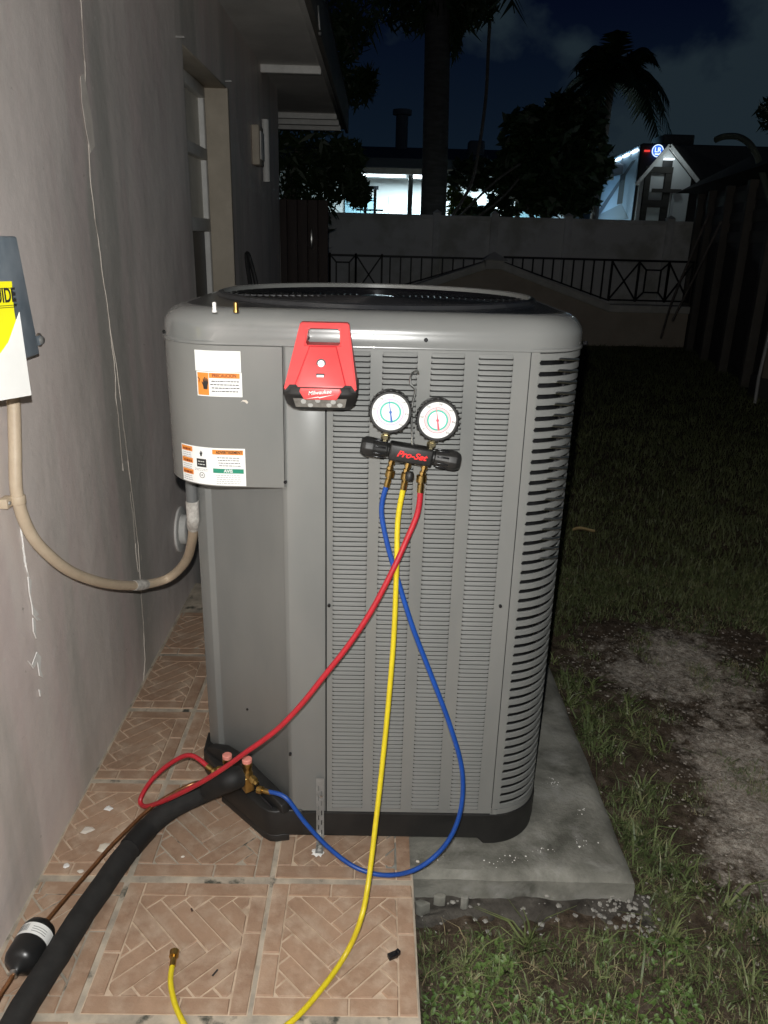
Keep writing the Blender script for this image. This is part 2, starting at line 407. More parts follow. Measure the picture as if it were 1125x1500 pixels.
# rough mortar footing under the pad's front edge
b = MB(); rws = []
for k in range(26):
    t = k/25; row = []
    for i in range(110):
        x = .118 + .555*i/109; u = x*1.0; v = t*.12
        y = 1.408 - t*(.085 + .035*fbm(u, 0, 6, 3, 9)) + .006*fbm(u, v, 22, 4, 3); z = -.064 - t*.028 + .013*fbm(u, v*1.6, 11, 5, 6)*min(1, t*4) - (.03 if k == 25 else 0)
        row.append((x + .008*fbm(v, u, 20, 3, 1), y, z))
    rws.append(row)
b.sheet(rws)
MORT = mat('rough_mortar', (.022, .018, .014), .95, col2=(.115, .105, .09), scale=15, detail=8, bump=.9, bscale=70, bdist=.006, lo=.35, hi=.68)
tag(b.build('mortar_footing', MORT, smooth=True, fix=False), 'rough mortar spilled along the front foot of the concrete pad', kind='structure')

# ---- patio with stamped tiles
patio_bed = MB()
patio_bed.box((-.745, .2, -.12), (.1105, 2.96, -.0035))
GROUT = mat('grout', (.50, .43, .34), .85, col2=(.30, .265, .215), scale=18, col3=(.07, .07, .055), s3=13, lo3=.58, hi3=.66, bump=.4, bscale=80)
bed = tag(patio_bed.build('patio', GROUT), 'narrow patio strip of stamped terracotta tiles along the house wall', kind='structure')
def clip(poly, x0, y0, x1, y1):
    def cut(P, ins, inter):
        o = []
        for i in range(len(P)):
            a, c = P[i-1], P[i]
            if ins(c):
                if not ins(a): o.append(inter(a, c))
                o.append(c)
            elif ins(a): o.append(inter(a, c))
        return o
    def ix(v): return lambda a, c: (v, a[1]+(c[1]-a[1])*(v-a[0])/(c[0]-a[0]))
    def iy(v): return lambda a, c: (a[0]+(c[0]-a[0])*(v-a[1])/(c[1]-a[1]), v)
    for ins, it in ((lambda p: p[0] >= x0, ix(x0)), (lambda p: p[0] <= x1, ix(x1)), (lambda p: p[1] >= y0, iy(y0)), (lambda p: p[1] <= y1, iy(y1))):
        if len(poly) < 3: return []
        poly = cut(poly, ins, it)
    return poly
def area(P): return abs(sum(P[i-1][0]*P[i][1]-P[i][0]*P[i-1][1] for i in range(len(P))))/2
def shrink(P, d):
    n = len(P); c = (sum(p[0] for p in P)/n, sum(p[1] for p in P)/n)
    if sum(P[i-1][0]*P[i][1]-P[i][0]*P[i-1][1] for i in range(n)) < 0: P = P[::-1]
    out = []
    for i in range(n):
        p0, p1, p2 = Vector(P[i-1]), Vector(P[i]), Vector(P[(i+1) % n])
        e1 = (p1-p0); e2 = (p2-p1)
        if e1.length < 1e-6 or e2.length < 1e-6: continue
        e1.normalize(); e2.normalize(); n1 = Vector((-e1.y, e1.x)); n2 = Vector((-e2.y, e2.x)); m = n1+n2
        if m.length < .2: continue
        m.normalize(); out.append(tuple(p1 + m*min(d/max(m.dot(n1), .35), d*2.2)))
    return out
TS = .325; HT = TS/2
def inset_poly(P, d):
    n = len(P); A = sum(P[i-1][0]*P[i][1]-P[i][0]*P[i-1][1] for i in range(n))
    if A < 0: P = P[::-1]
    out = list(P)
    for i in range(n):
        a, c = P[i-1], P[i]; ex, ey = c[0]-a[0], c[1]-a[1]; L = math.hypot(ex, ey)
        if L < 1e-7: continue
        nx, ny = -ey/L, ex/L; k = nx*a[0]+ny*a[1]+d; new = []
        for j in range(len(out)):
            p, q_ = out[j-1], out[j]; sp_, sq = nx*p[0]+ny*p[1]-k, nx*q_[0]+ny*q_[1]-k
            if (sp_ >= 0) != (sq >= 0): t = sp_/(sp_-sq); new.append((p[0]+(q_[0]-p[0])*t, p[1]+(q_[1]-p[1])*t))
            if sq >= 0: new.append(q_)
        out = new
        if len(out) < 3: return []
    r = [out[0]]
    for p in out[1:]:
        if math.hypot(p[0]-r[-1][0], p[1]-r[-1][1]) > 2e-4: r.append(p)
    if math.hypot(r[0][0]-r[-1][0], r[0][1]-r[-1][1]) < 2e-4: r.pop()
    return r
def stamped_tile(rotk, x0=-1, x1=1):
    """one tile centred on the origin, top at z=0: joints 3 mm low, stamped bricks above"""
    b = MB(); H = HT-.0055
    b.box((max(-H, x0), -H, -.010), (min(H, x1), H, -.0030), 1)
    bricks = []; W1 = .036
    # outer frame, pinwheel
    L = 2*H; inn = H-W1
    for k in range(4):
        seg = [(-H, -H), (-H+L*.58, -H), (-H+L*.58, -H+W1), (-H, -H+W1)], [(-H+L*.58, -H), (H-W1, -H), (H-W1, -H+W1), (-H+L*.58, -H+W1)]
        for P in seg:
            a = k*pi/2; bricks.append([(x*cos(a)-y*sin(a), x*sin(a)+y*cos(a)) for x, y in P])
    # herringbone inside, turned 45 degrees
    w = .0370; l = w*4; q = []
    for i in range(-9, 10):
        for j in range(-9, 10):
            ox = i*w + j*l; oy = i*w - j*l
            q.append([(ox, oy), (ox+l, oy), (ox+l, oy+w), (ox, oy+w)])
            q.append([(ox, oy+w), (ox+w, oy+w), (ox+w, oy+w+l), (ox, oy+w+l)])
    a = pi/4 + rotk*pi/2
    for P in q:
        P = [(x+.02, y+.013) for x, y in P]
        P = [(x*cos(a)-y*sin(a), x*sin(a)+y*cos(a)) for x, y in P]
        P = clip(P, -inn, -inn, inn, inn)
        if len(P) > 2 and area(P) > 2.2e-4: bricks.append(P)
    for P in bricks:
        P = clip(P, x0, -1, x1, 1)
        if len(P) < 3 or area(P) < 1e-4: continue
        lo_ = inset_poly([(x+random.uniform(-.0009, .0009), y+random.uniform(-.0009, .0009)) for x, y in P], .0018)
        if len(lo_) < 3 or area(lo_) < .8e-4: continue
        n = len(lo_); dz = random.uniform(-.0006, .0004); cxp = sum(p[0] for p in lo_)/n; cyp = sum(p[1] for p in lo_)/n
        hi_ = []
        for x, y in lo_:
            L = math.hypot(x-cxp, y-cyp); k = max(0, 1-.0022/max(L, .004)); hi_.append((cxp+(x-cxp)*k, cyp+(y-cyp)*k))
        vs = [(x, y, -.0032) for x, y in lo_] + [(x, y, dz) for x, y in hi_]
        b.add(vs, [tuple(range(n, 2*n))] + [(i, (i+1) % n, (i+1) % n+n, i+n) for i in range(n)], 0)
    return b
TILE = mat('terracotta', (.40, .265, .180), .60, col2=(.265, .165, .108), scale=8, detail=9, col3=(.49, .375, .28), s3=14, lo3=.46, hi3=.72, bump=.7, bscale=60, bdist=.003, rnd=.12, lo=.35, hi=.7)
TJOINT = mat('tile_joint', (.60, .47, .35), .7, col2=(.46, .345, .25), scale=30, bump=.3, col3=(.30, .22, .15), s3=9, lo3=.55, hi3=.68)
tmesh = [stamped_tile(k).build('tile', [TILE, TJOINT], bed, local=True) for k in (0, 1)]
cutm = stamped_tile(0, -.035, .3).build('tile', [TILE, TJOINT], bed, local=True)
protos = {0: tmesh[0], 1: tmesh[1], 'c': cutm}; used = set()
colx = [.113-HT, .113-HT-.3245, .113-HT-.649]
for ci, cx in enumerate(colx):
    for rj in range(-3, 5):
        if ci == 0 and rj > 1: continue
        cy = 1.375+HT+.331*rj - .331 + .0
        key = 'c' if ci == 2 else (ci+rj) % 2
        if cy > 2.9 or cy < .3: continue
        o = protos[key]
        if key in used: o = dup(o, (0, 0, 0))
        used.add(key)
        o.location = (cx + random.uniform(-.0012, .0012), cy + random.uniform(-.0012, .0012), random.uniform(-.0008, .0006))
        if ci != 2: o.rotation_euler.z = random.uniform(-.004, .004)
# ---- the house on the left
WX = -.74
house = thing('house', 'grey stucco house with a deep dark soffit along the left edge', 'house', (WX, 3, 0))
wy0, wy1 = 3.265, 4.15; wz0, wz1 = 1.02, 2.045
def wallbox(y0, y1, z0, z1):
    return
b = MB()
# near wall surface as a fine undulating sheet, the rest as boxes round the window opening
def wsheet(y0, y1, z0, z1, sy=.05, sz=.05):
    ny = max(1, int((y1-y0)/sy)); nz_ = max(1, int((z1-z0)/sz))
    b.sheet([[(WX + (.0035*fbm(y0+(y1-y0)*i/ny, z0+(z1-z0)*j/nz_, 1.8, 3, 5) if 0 < 1 else 0), y0+(y1-y0)*i/ny, z0+(z1-z0)*j/nz_) for i in range(ny+1)] for j in range(nz_+1)])
wsheet(-1.5, wy0, -.12, 3.0); wsheet(wy1, 6.16, -.12, 3.0); wsheet(wy0, wy1, -.12, wz0); wsheet(wy0, wy1, wz1, 3.0)
b.box((WX-.24, -1.5, -.12), (WX-.012, wy0, 3.0)); b.box((WX-.24, wy1, -.12), (WX-.012, 6.155, 3.0))
b.box((WX-.24, wy0+.001, -.12), (WX-.012, wy1-.001, wz0-.001)); b.box((WX-.24, wy0+.001, wz1+.001), (WX-.012, wy1-.001, 3.0))
b.add([(WX+.0, 6.16, -.12), (WX-.3, 6.16, -.12), (WX-.3, 6.16, 3), (WX, 6.16, 3)], [(0, 1, 2, 3)])
b.build('wall', STUCCO, house, smooth=False, fix=False)
# reveal lining
b = MB(); rd = .14
b.box((WX-rd, wy1-.004, wz0), (WX+.004, wy1+.03, wz1)); b.box((WX-rd, wy0-.03, wz0), (WX-.004, wy0+.004, wz1))
b.box((WX-rd, wy0, wz1-.004), (WX-.002, wy1, wz1+.03)); b.box((WX-rd, wy0, wz0-.03), (WX+.02, wy1, wz0+.006))
b.build('window_reveal', JAMB, house, bevel=.003)
win = MB(); fx = WX-.125; t_ = .045
def fr(y0, y1, z0, z1): win.box((fx-.03, y0, z0), (fx+.02, y1, z1))
fr(wy0+.004, wy0+.004+t_, wz0, wz1); fr(wy1-t_-.004, wy1-.004, wz0, wz1)
for zc, hh in ((wz1-.03, .05), (1.745, .05), (1.425, .06), (wz0+.03, .05)): win.box((fx-.03, wy0+.05, zc-hh/2), (fx+.028, wy1-.05, zc+hh/2))
w_ = win.build('window', TRIM, house, bevel=.004)
for z0, z1, m in ((1.77, wz1-.055, BLIND), (1.455, 1.72, BLIND), (wz0+.055, 1.395, GLASSM)):
    MB().box((fx-.015, wy0+.049, z0), (fx-.005, wy1-.049, z1)).build('pane', m, w_)
# latch side dark gap strips in the upper panes
for z0, z1 in ((1.77, wz1-.055), (1.455, 1.72)):
    MB().box((fx-.004, wy0+.05, z0), (fx-.001, wy0+.27, z1)).build('pane', GLASSM, w_)
# soffit, battens, fascia
sz = 2.37
b = MB(); b.box((-1.6, -1.0, sz), (-.335, 8.05, sz+.03)); b.build('soffit', SOFF, house)
for y_, w in ((5.36, .05), (7.25, .035), (7.62, .05), (7.97, .06)):
    MB().box((-.742 if y_ < 6 else -1.5, y_-w/2, sz-.045), (-.372, y_+w/2, sz-.001)).build('batten', TRIM, house, bevel=.003)
b = MB(); b.box((-.334, -1.0, sz-.05), (-.305, 8.1, sz+.20)); b.build('fascia', SHEDP, house, bevel=.004)
MB().box((-.372, -1.0, sz-.022), (-.336, 8.05, sz-.001)).build('drip_strip', SOFF, house, bevel=.003)
b = MB(); b.add([(-.30, -1.0, sz+.2), (-.30, 8.1, sz+.2), (-2.4, 8.1, sz+.75), (-2.4, -1.0, sz+.75)], [(0, 1, 2, 3)]); b.build('roof', ROOFD, house)
# metal strap hanging at the eave
b = MB(); b.bar(at(466, 8, z=2.36)+Vector((0, 0, .0)), at(466, 8, z=2.36)+Vector((.006, .02, -.09)), .006); b.lathe(at(466, 8, z=2.36)+Vector((.006, .02, -.10)), (0, 0, -1), [(0, .008), (.012, .006)], 8)
b.build('hanging_strap', STEEL, house)
# cracks: thin pale ridges following jagged lines on the wall
def crack(pts, w, m, jit=.004, n=26, proud=.0016, name='crack'):
    pp = []
    for i in range(len(pts)-1):
        (y0, z0), (y1, z1) = pts[i], pts[i+1]
        for k in range(n): pp.append((y0+(y1-y0)*k/n, z0+(z1-z0)*k/n))
    pp.append(pts[-1]); q = MB(); L, Rr = [], []
    for i, (y, z) in enumerate(pp):
        y += jit*fbm(z, y, 14, 4, 2.2+jit); ww = w*(.25+.9*abs(fbm(z*2, y, 17, 3, 6.1)))*max(0, min(1, .45+3.0*mnoise.noise(Vector((z*9, y, 1.3)))))*(1 if mnoise.noise(Vector((z*60, y, 4.3))) > -.22 else .1)
        x = WX + .0035*fbm(y, z, 1.8, 3, 5) + .0006
        L.append((x, y-ww, z)); Rr.append((x+proud, y, z)); pass
        L[-1] = ((x, y-ww, z), (x+proud, y, z), (x, y+ww, z))
    q.sheet([[a[0] for a in L], [a[1] for a in L], [a[2] for a in L]])
    return q.build(name, m, house, fix=False)
def wp(px, py): p = at(px, py, x=WX); return (p.y, p.z)
crack([wp(118, 0), wp(124, 120), wp(132, 260), wp(150, 400), wp(172, 560), wp(190, 700), wp(203, 800), wp(209, 900), wp(213, 965), wp(208, 1020)], .0019, CRACK, .006)
crack([wp(160, 470), wp(170, 590), wp(180, 690)], .0022, CRACK, .008)
crack([wp(190, 720), wp(196, 770), wp(203, 838)], .0045, CRACK, .012)
crack([wp(122, 110), wp(130, 215)], .010, CRACK, .008)
crack([wp(26, 745), wp(33, 800), wp(41, 850)], .004, PATCH, .006, proud=.003)
def flake(poly, name='paint_peel', m=PATCH, h=.0022):
    q = MB(); pts = [wp(*p) for p in poly]; n = len(pts)
    q.add([(WX+.003, y, z) for y, z in pts]+[(WX+.003+h, y, z) for y, z in pts], [tuple(range(n, 2*n))]+[(i, (i+1) % n, (i+1) % n+n, i+n) for i in range(n)])
    return q.build(name, m, house)
flake([(38, 845), (43, 850), (42, 872), (46, 890), (54, 900), (50, 903), (57, 908), (52, 909), (45, 900), (44, 888), (40, 868)])
flake([(116, 112), (121, 108), (127, 140), (133, 175), (137, 214), (131, 224), (124, 190), (118, 150)], m=mat('older_paint', (.80, .74, .67), .7, col2=(.68, .62, .56), scale=20), h=.0006)
flake([(45, 905), (49, 908), (50, 935), (46, 925)])
flake([(38, 968), (44, 974), (51, 955), (57, 962), (56, 980), (60, 992), (55, 990), (52, 970), (46, 979)])
flake([(54, 1010), (57, 1012), (56, 1020)])
for k in range(26):      # small chips low on the far wall
    y = random.uniform(1.9, 2.9); z = random.choice((random.uniform(.03, .42), random.uniform(.05, .2))); s_ = random.uniform(.002, .007)
    q = MB(); n = 6; pts = [(y+s_*random.uniform(.4, 1)*cos(a*pi/3), z+2.2*s_*random.uniform(.4, 1)*sin(a*pi/3)) for a in range(n)]
    q.add([(WX+.0035, a, c) for a, c in pts], [tuple(range(n))]); q.build('paint_chip', CRACK, house, fix=False)
# nails / pins
for px, py in ((258, 54), (330, 119)):
    p = at(px, py, x=WX); MB().bar((WX-.01, p.y, p.z), (WX+.03, p.y, p.z), .006).build('nail', STEEL, house)

# ================================================================== AIR CONDITIONER
UX0, UX1, UY0, UY1 = -.43, .421, 1.497, 2.355
ac = thing('air_conditioner', 'large grey outdoor air conditioner condenser with louvered sides and a round fan grille on top', 'air conditioner', (0, 1.93, 0))
RC = .125
def rrect(x0, x1, y0, y1, r, n=10, chamf=None):
    """counter-clockwise outline; chamf = front-left corner cut length"""
    P = []
    for cx, cy, a0, k in ((x1-r, y0+r, -pi/2, 0), (x1-r, y1-r, 0, 0), (x0+r, y1-r, pi/2, 0), (x0+r, y0+r, pi, 1)):
        if k and chamf: P += [(x0, y0+chamf), (x0+chamf, y0)]; continue
        for i in range(n+1): a = a0+pi/2*i/n; P.append((cx+r*cos(a), cy+r*sin(a)))
    return P
def ring_loft(b, outlines, mi=0, capbot=False, captop=False):
    n = len(outlines[0][0]); o = len(b.v)
    for P, z in outlines: b.v += [(x, y, z) for x, y in P]
    for k in range(len(outlines)-1):
        for i in range(n): b.f.append((o+k*n+i, o+k*n+(i+1) % n, o+(k+1)*n+(i+1) % n, o+(k+1)*n+i)); b.m.append(mi)
    if capbot: b.f.append(tuple(o+i for i in range(n))[::-1]); b.m.append(mi)
    if captop: e = o+(len(outlines)-1)*n; b.f.append(tuple(e+i for i in range(n))); b.m.append(mi)
# top cap: lip, slightly sloped skirt, rounded shoulder
def inset(d, z, dd=0): return (rrect(UX0+d, UX1-d, UY0+d, UY1-d, RC-d*.6, 12), z)
b = MB(); o_ = []
o_ += [inset(.006, 1.182), inset(-.003, 1.182), inset(-.0045, 1.1835), inset(-.0045, 1.187), inset(-.002, 1.190)]
for k in range(0, 11):
    a = k/10*pi/2; o_.append(inset(-.002+.0015*(k/10)+.043*(1-cos(a)), 1.2095+ .0405*sin(a)))
ring_loft(b, o_); b.build('top_cap', CAPM, ac, smooth=True)
# top deck: flat sheet with round fan opening
FC = Vector((0, 1.932)); FR = .368; dz = 1.2499
P, _ = inset(.0425, dz); n = len(P)
def circ_for(P, r): return [(FC.x+r*cos(math.atan2(y-FC.y, x-FC.x)), FC.y+r*sin(math.atan2(y-FC.y, x-FC.x))) for x, y in P]
b = MB()
# densify outline for a round hole
PD = []
for i in range(n):
    a, c = P[i], P[(i+1) % n]; L = math.hypot(c[0]-a[0], c[1]-a[1]); k = max(1, int(L/.02))
    for j in range(k): PD.append((a[0]+(c[0]-a[0])*j/k, a[1]+(c[1]-a[1])*j/k))
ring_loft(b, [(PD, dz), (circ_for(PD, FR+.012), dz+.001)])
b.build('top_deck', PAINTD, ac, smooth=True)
b = MB(); ring_loft(b, [(circ_for(PD, FR+.012), dz+.001), (circ_for(PD, FR+.008), dz+.008), (circ_for(PD, FR), dz+.0105)]); b.build('rim_outer', PAINTD, ac, smooth=True)  # outer rim face takes the same painted shade as the deck
b = MB(); ring_loft(b, [(circ_for(PD, FR), dz+.0105), (circ_for(PD, FR-.004), dz+.008), (circ_for(PD, FR-.007), dz-.012)])
b.build('fan_rim', PAINT, ac, smooth=True)
b = MB(); ring_loft(b, [(circ_for(PD, FR-.007), dz-.012), (circ_for(PD, FR-.012), dz-.13)])
b.build('fan_shroud', BLACKP, ac, smooth=True)
# fan guard wires
b = MB()
for k, r in enumerate(np.linspace(.05, FR-.004, 22)):
    z = dz+.0015-.003*(r/FR)**2; m = 56
    b.tube([(FC.x+r*cos(2*pi*i/m), FC.y+r*sin(2*pi*i/m), z) for i in range(m+1)], .0016, 5, cap=False)
guard = b.build('fan_guard', WIRE, ac, smooth=True, fix=False)
b = MB()
for k in range(20):
    a = 2*pi*k/20+.05; b.tube([(FC.x+.04*cos(a), FC.y+.04*sin(a), dz-.002), (FC.x+(FR-.004)*cos(a), FC.y+(FR-.004)*sin(a), dz-.004)], .0024, 5)
b.build('guard_spokes', WIRE, guard, smooth=True, fix=False)
MB().lathe((FC.x, FC.y, dz-.075), (0, 0, 1), [(0, .055), (.06, .058), (.075, .05), (.078, .02)], 24).build('fan_motor', BLACKG, ac, smooth=True)
for k in range(4):
    a = k*pi/2+.6; q = MB(); rws = []
    for r in np.linspace(.05, .34, 7):
        w = .05+.10*(r/.34); rws.append([(FC.x+r*cos(a+s*w/r*.9), FC.y+r*sin(a+s*w/r*.9), dz-.15+.045*s) for s in np.linspace(-1, 1, 6)])
    q.sheet(rws); q.build('fan_blade', BLACKG, ac, smooth=True, fix=False)
MB().lathe((FC.x, FC.y, .30), (0, 0, 1), [(0, FR), (.001, .34)], 32).build('inner_floor', BLACKP, ac)
# inner coil behind the slots
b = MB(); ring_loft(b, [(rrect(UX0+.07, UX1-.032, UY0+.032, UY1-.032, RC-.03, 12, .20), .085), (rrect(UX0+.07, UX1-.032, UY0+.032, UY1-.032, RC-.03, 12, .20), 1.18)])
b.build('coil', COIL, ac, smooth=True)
# --- front skin left of the louvers, seam strips
SX0, SX1 = -.096, .300      # louver panel
b = MB(); b.prism([(-.178, UY0+.012), (-.1775, UY0+.0015), (-.172, UY0), (SX0-.0015, UY0), (SX0-.0015, UY0+.012)], .088, 1.1825); b.build('front_strip', PAINT, ac, bevel=.001)
for x, z in ((-.1755+.012, .268),): pass
# louver panel with four columns of pressed louvers
colsx = [(-.082, -.010), (.013, .081), (.107, .172), (.199, .266)]
b = MB(); z0, z1 = .098, 1.1765
edges = [SX0+.0015]
for a, c in colsx: edges += [a, c]
edges.append(SX1-.0015)
for i in range(0, len(edges), 2): b.box((edges[i], UY0, .088), (edges[i+1], UY0+.002, 1.1825))
for a, c in colsx:
    b.box((a, UY0, .088), (c, UY0+.002, z0)); b.box((a, UY0, z1), (c, UY0+.002, 1.1825))
b.box((SX0+.0015, UY0+.002, .088), (SX0+.003, UY0+.014, 1.1825)); b.box((SX1-.003, UY0+.002, .088), (SX1-.0015, UY0+.014, 1.1825))
panel = b.build('louver_panel', PAINT, ac, fix=False)
pitch = (z1-z0)/101
for a, c in colsx:
    b = MB()
    for k in range(101):
        zb = z0+k*pitch; zt = zb+pitch; e = .0045
        # pressed louver: bulges outward towards its lower edge, open slot beneath
        prof = [(0.0, zt-.0002), (-.0010, zt-.0020), (-.0021, zb+.0046), (-.0025, zb+.0034), (-.0024, zb+.0027), (-.0012, zb+.0024)]
        xs = [(a, 0), (a+e*.35, .55), (a+e, 1), (c-e, 1), (c-e*.35, .55), (c, 0)]
        b.sheet([[(x, UY0+p*s+.0002, z if s else zt-.0004+(z-zt+.0004)*.8) for x, s in xs] for p, z in prof])
        for xb in (a+.0016, c-.0016):      # glossy bead added at the pressed corner to give a flash glint
            r_ = .0013; cz = zb+.0046
            o8 = [(xb+r_*cos(q_)*k_, UY0-.0010-r_*1.9*(1-k_*k_*.8), cz+r_*sin(q_)*k_) for k_ in (1, .6) for q_ in [pi/3*i for i in range(6)]]+[(xb, UY0-.0010-r_*1.9, cz)]
            b.add(o8, [(i, (i+1) % 6, (i+1) % 6+6, i+6) for i in range(6)]+[(i+6, (i+1) % 6+6, 12) for i in range(6)], 2)
        b.add([(a, UY0+.0035, zb-.0005), (c, UY0+.0035, zb-.0005), (c, UY0+.0012, zb+.0045), (a, UY0+.0012, zb+.0045)], [(0, 1, 2, 3)], 1)  # black faces stand in for the shade inside the slot
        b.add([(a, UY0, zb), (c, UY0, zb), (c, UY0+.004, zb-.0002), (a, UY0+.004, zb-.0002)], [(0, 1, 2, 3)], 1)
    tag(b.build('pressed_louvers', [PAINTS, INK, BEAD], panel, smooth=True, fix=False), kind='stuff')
# --- corner cover with slots: solid strip, slats round the bend
AX, AY, AR = UX1-RC, UY0+RC, RC
AX, AY, AR = UX1-RC, UY0+RC, RC
b = MB(); b.prism([(SX1+.0015, UY0-.001), (AX+.004, UY0-.001), *[(AX+(AR+.001)*sin(t), AY-(AR+.001)*cos(t)) for t in (.06, .11, .166)], *[(AX+(AR-.002)*sin(t), AY-(AR-.002)*cos(t)) for t in (.166, .11, .06)], (SX1+.0015, UY0+.002)], .088, 1.1825); b.build('corner_strip', PAINT, ac, smooth=True)
def arc_outline(t0, t1, n, r): return [(AX+r*sin(t0+(t1-t0)*i/n), AY-r*cos(t0+(t1-t0)*i/n)) for i in range(n+1)]
def slat_mesh(h, gap):
    q = MB(); T0 = .165; o = arc_outline(T0, T0+.001, 1, AR+.001)[:1] + arc_outline(T0+.001, pi/2, 14, AR+.001) + [(UX1+.001, AY+.09), (UX1+.001, AY+.16)]
    def off(P, d):
        out = []
        for i, (x, y) in enumerate(P):
            if i == 0: out.append((x-d*sin(T0), y+d*cos(T0)))
            elif i >= len(P)-2: out.append((x-d, y))
            else:
                t = T0+(i-1)/14*(pi/2-T0); out.append((x-d*sin(t), y+d*cos(t)))
        return out
    prof = [(.0035, h+.0002), (.0006, h), (0, h-.0007), (0, .0007), (.0006, 0), (.0035, -.0002)]
    q.sheet([[(x, y, z) for x, y in off(o, d)] for d, z in prof])
    return q
SL = .0222; zs = .101
b = MB()
for k in range(50):
    z = zs+k*SL-.0092
    for sg in (0, 1):
        t0_ = .164; p0_ = [(t0_, z+(.0001 if sg else .0091)), (t0_+.030, z+(.0001 if sg else .0091)), (t0_, z+.0046)]
        if z > 1.17: continue
        b.add([(AX+(AR+.0006)*sin(t), AY-(AR+.0006)*cos(t), zz) for t, zz in p0_], [(0, 1, 2)])
b.build('slot_corners', PAINT, ac, fix=False)
first = None
for k in range(49):
    z = zs+k*SL
    if z+.0145 > 1.183: break
    if first is None:
        first = slat_mesh(.0130, .0092).build('slat', PAINTS, ac, smooth=True, fix=False); first.location = (-ac.location.x*0, 0, 0)
        for v in first.data.vertices: pass
        s0 = first
    else: s0 = first.copy(); COL.objects.link(s0)
    s0.location = (0, 0, z)
# slot ends between slats left edge: backing strip closing the slots to x=.312 .. rounded
b = MB(); ring = arc_outline(0, pi/2, 14, AR+.001)
b.prism([(.3125, UY0-.001), *arc_outline(0, pi/2, 14, AR+.001), (UX1+.001, AY+.16), (UX1-.003, AY+.16), *arc_outline(0, pi/2, 14, AR-.003)[::-1], (.3125, UY0+.003)], .086, .1005)
b.build('corner_foot_band', PAINT, ac, smooth=True)
# vertical rods of the coil guard seen through the slots
for k, tt in enumerate((.95, 1.12)):
    r = AR-.018; x = AX+r*sin(tt); y = AY-r*cos(tt)
    MB().tube([(x, y, .09), (x, y, 1.18)], .006, 8).build('coil_tube', BLACKG, ac, smooth=True)
b = MB()      # hairpin coil tubes
for k in range(20):
    z = 1.166-k*.0222; b.tube([(.318, UY0+.016, z+.004), (.35, UY0+.017, z+.003), (.385, UY0+.022, z+.001), (.40, UY0+.034, z)], .0032, 6)
b.build('coil_tubes', STEEL, ac, smooth=True, fix=False)
# right side, back and left skins for other viewpoints
b = MB(); b.box((UX1-.012, AY+.16, .088), (UX1+.001, UY1-RC, 1.1825)); b.build('side_panel', PAINT, ac, bevel=.001)
b = MB(); b.prism([(UX1+.001, UY1-RC), *[(UX1-RC+(RC+.001)*cos(pi/2*i/10), UY1-RC+(RC+.001)*sin(pi/2*i/10)) for i in range(1, 11)], (UX0+RC, UY1+.001), *[(UX0+RC+(RC+.001)*cos(pi/2+pi/2*i/10), UY1-RC+(RC+.001)*sin(pi/2+pi/2*i/10)) for i in range(1, 11)],
    (UX0-.001, 1.80), (UX0+.012, 1.80), (UX0+.012, UY1-.03), (UX1-.012, UY1-.03)], .088, 1.1825); b.build('rear_panel', PAINT, ac, smooth=True)
# --- chamfered service panel (below the control cover)
CHA = (-.176, UY0+.004); CHB = (-.413, 1.742)
b = MB()
d = Vector((CHB[0]-CHA[0], CHB[1]-CHA[1])).normalized(); nrm = Vector((-d.y, d.x))
if nrm.y < 0: nrm = -nrm
Pp = [CHA, (CHA[0]-.004, CHA[1]+.004+.016), ]
def cp(s, o): L = math.hypot(CHB[0]-CHA[0], CHB[1]-CHA[1]); return (CHA[0]+d.x*s*L+nrm.x*o, CHA[1]+d.y*s*L+nrm.y*o)
out = [cp(0, 0), cp(.05, .0), cp(.075, .012), cp(.90, .012), cp(.925, 0), cp(.985, 0), (CHB[0]-.012, CHB[1]+.012), (CHB[0]-.014, 1.81), (CHB[0]+.02, 1.81), cp(.9, .03), cp(0, .03)]
b.prism(out, .088, .905); b.build('service_panel', PAINT, ac, bevel=.002)
# --- control cover: rounded box at upper left
b = MB(); Rl = .135
def cc(o, z): 
    P = [(-.1785, UY0-.004+o)]
    P += [(UX0+Rl-.004-(Rl-o)*sin(pi/2*i/16)+.0, UY0-.004+Rl-(Rl-o)*cos(pi/2*i/16)) for i in range(17)]
    P += [(UX0-.004+o, 1.82)]
    return [(x, y, z) for x, y in P]
Zt = 1.1815; Zb = .898
b.sheet([cc(.02, Zb+.001), cc(.002, Zb), cc(.0006, Zb+.0006), cc(0, Zb+.002), cc(0, Zt)])
cover = b.build('control_cover', PAINT, ac, smooth=True, fix=False)
b = MB(); P0 = [(x, y) for x, y, z in cc(.006, 0)]; b.prism(P0+[(-.2, 1.82), (-.1785, 1.75)], Zb+.004, Zb+.008); b.build('cover_floor', PAINT, ac)
MB().box((-.180, UY0-.004, Zb), (-.1775, UY0+.012, Zt)).build('cover_flange', PAINT, ac)
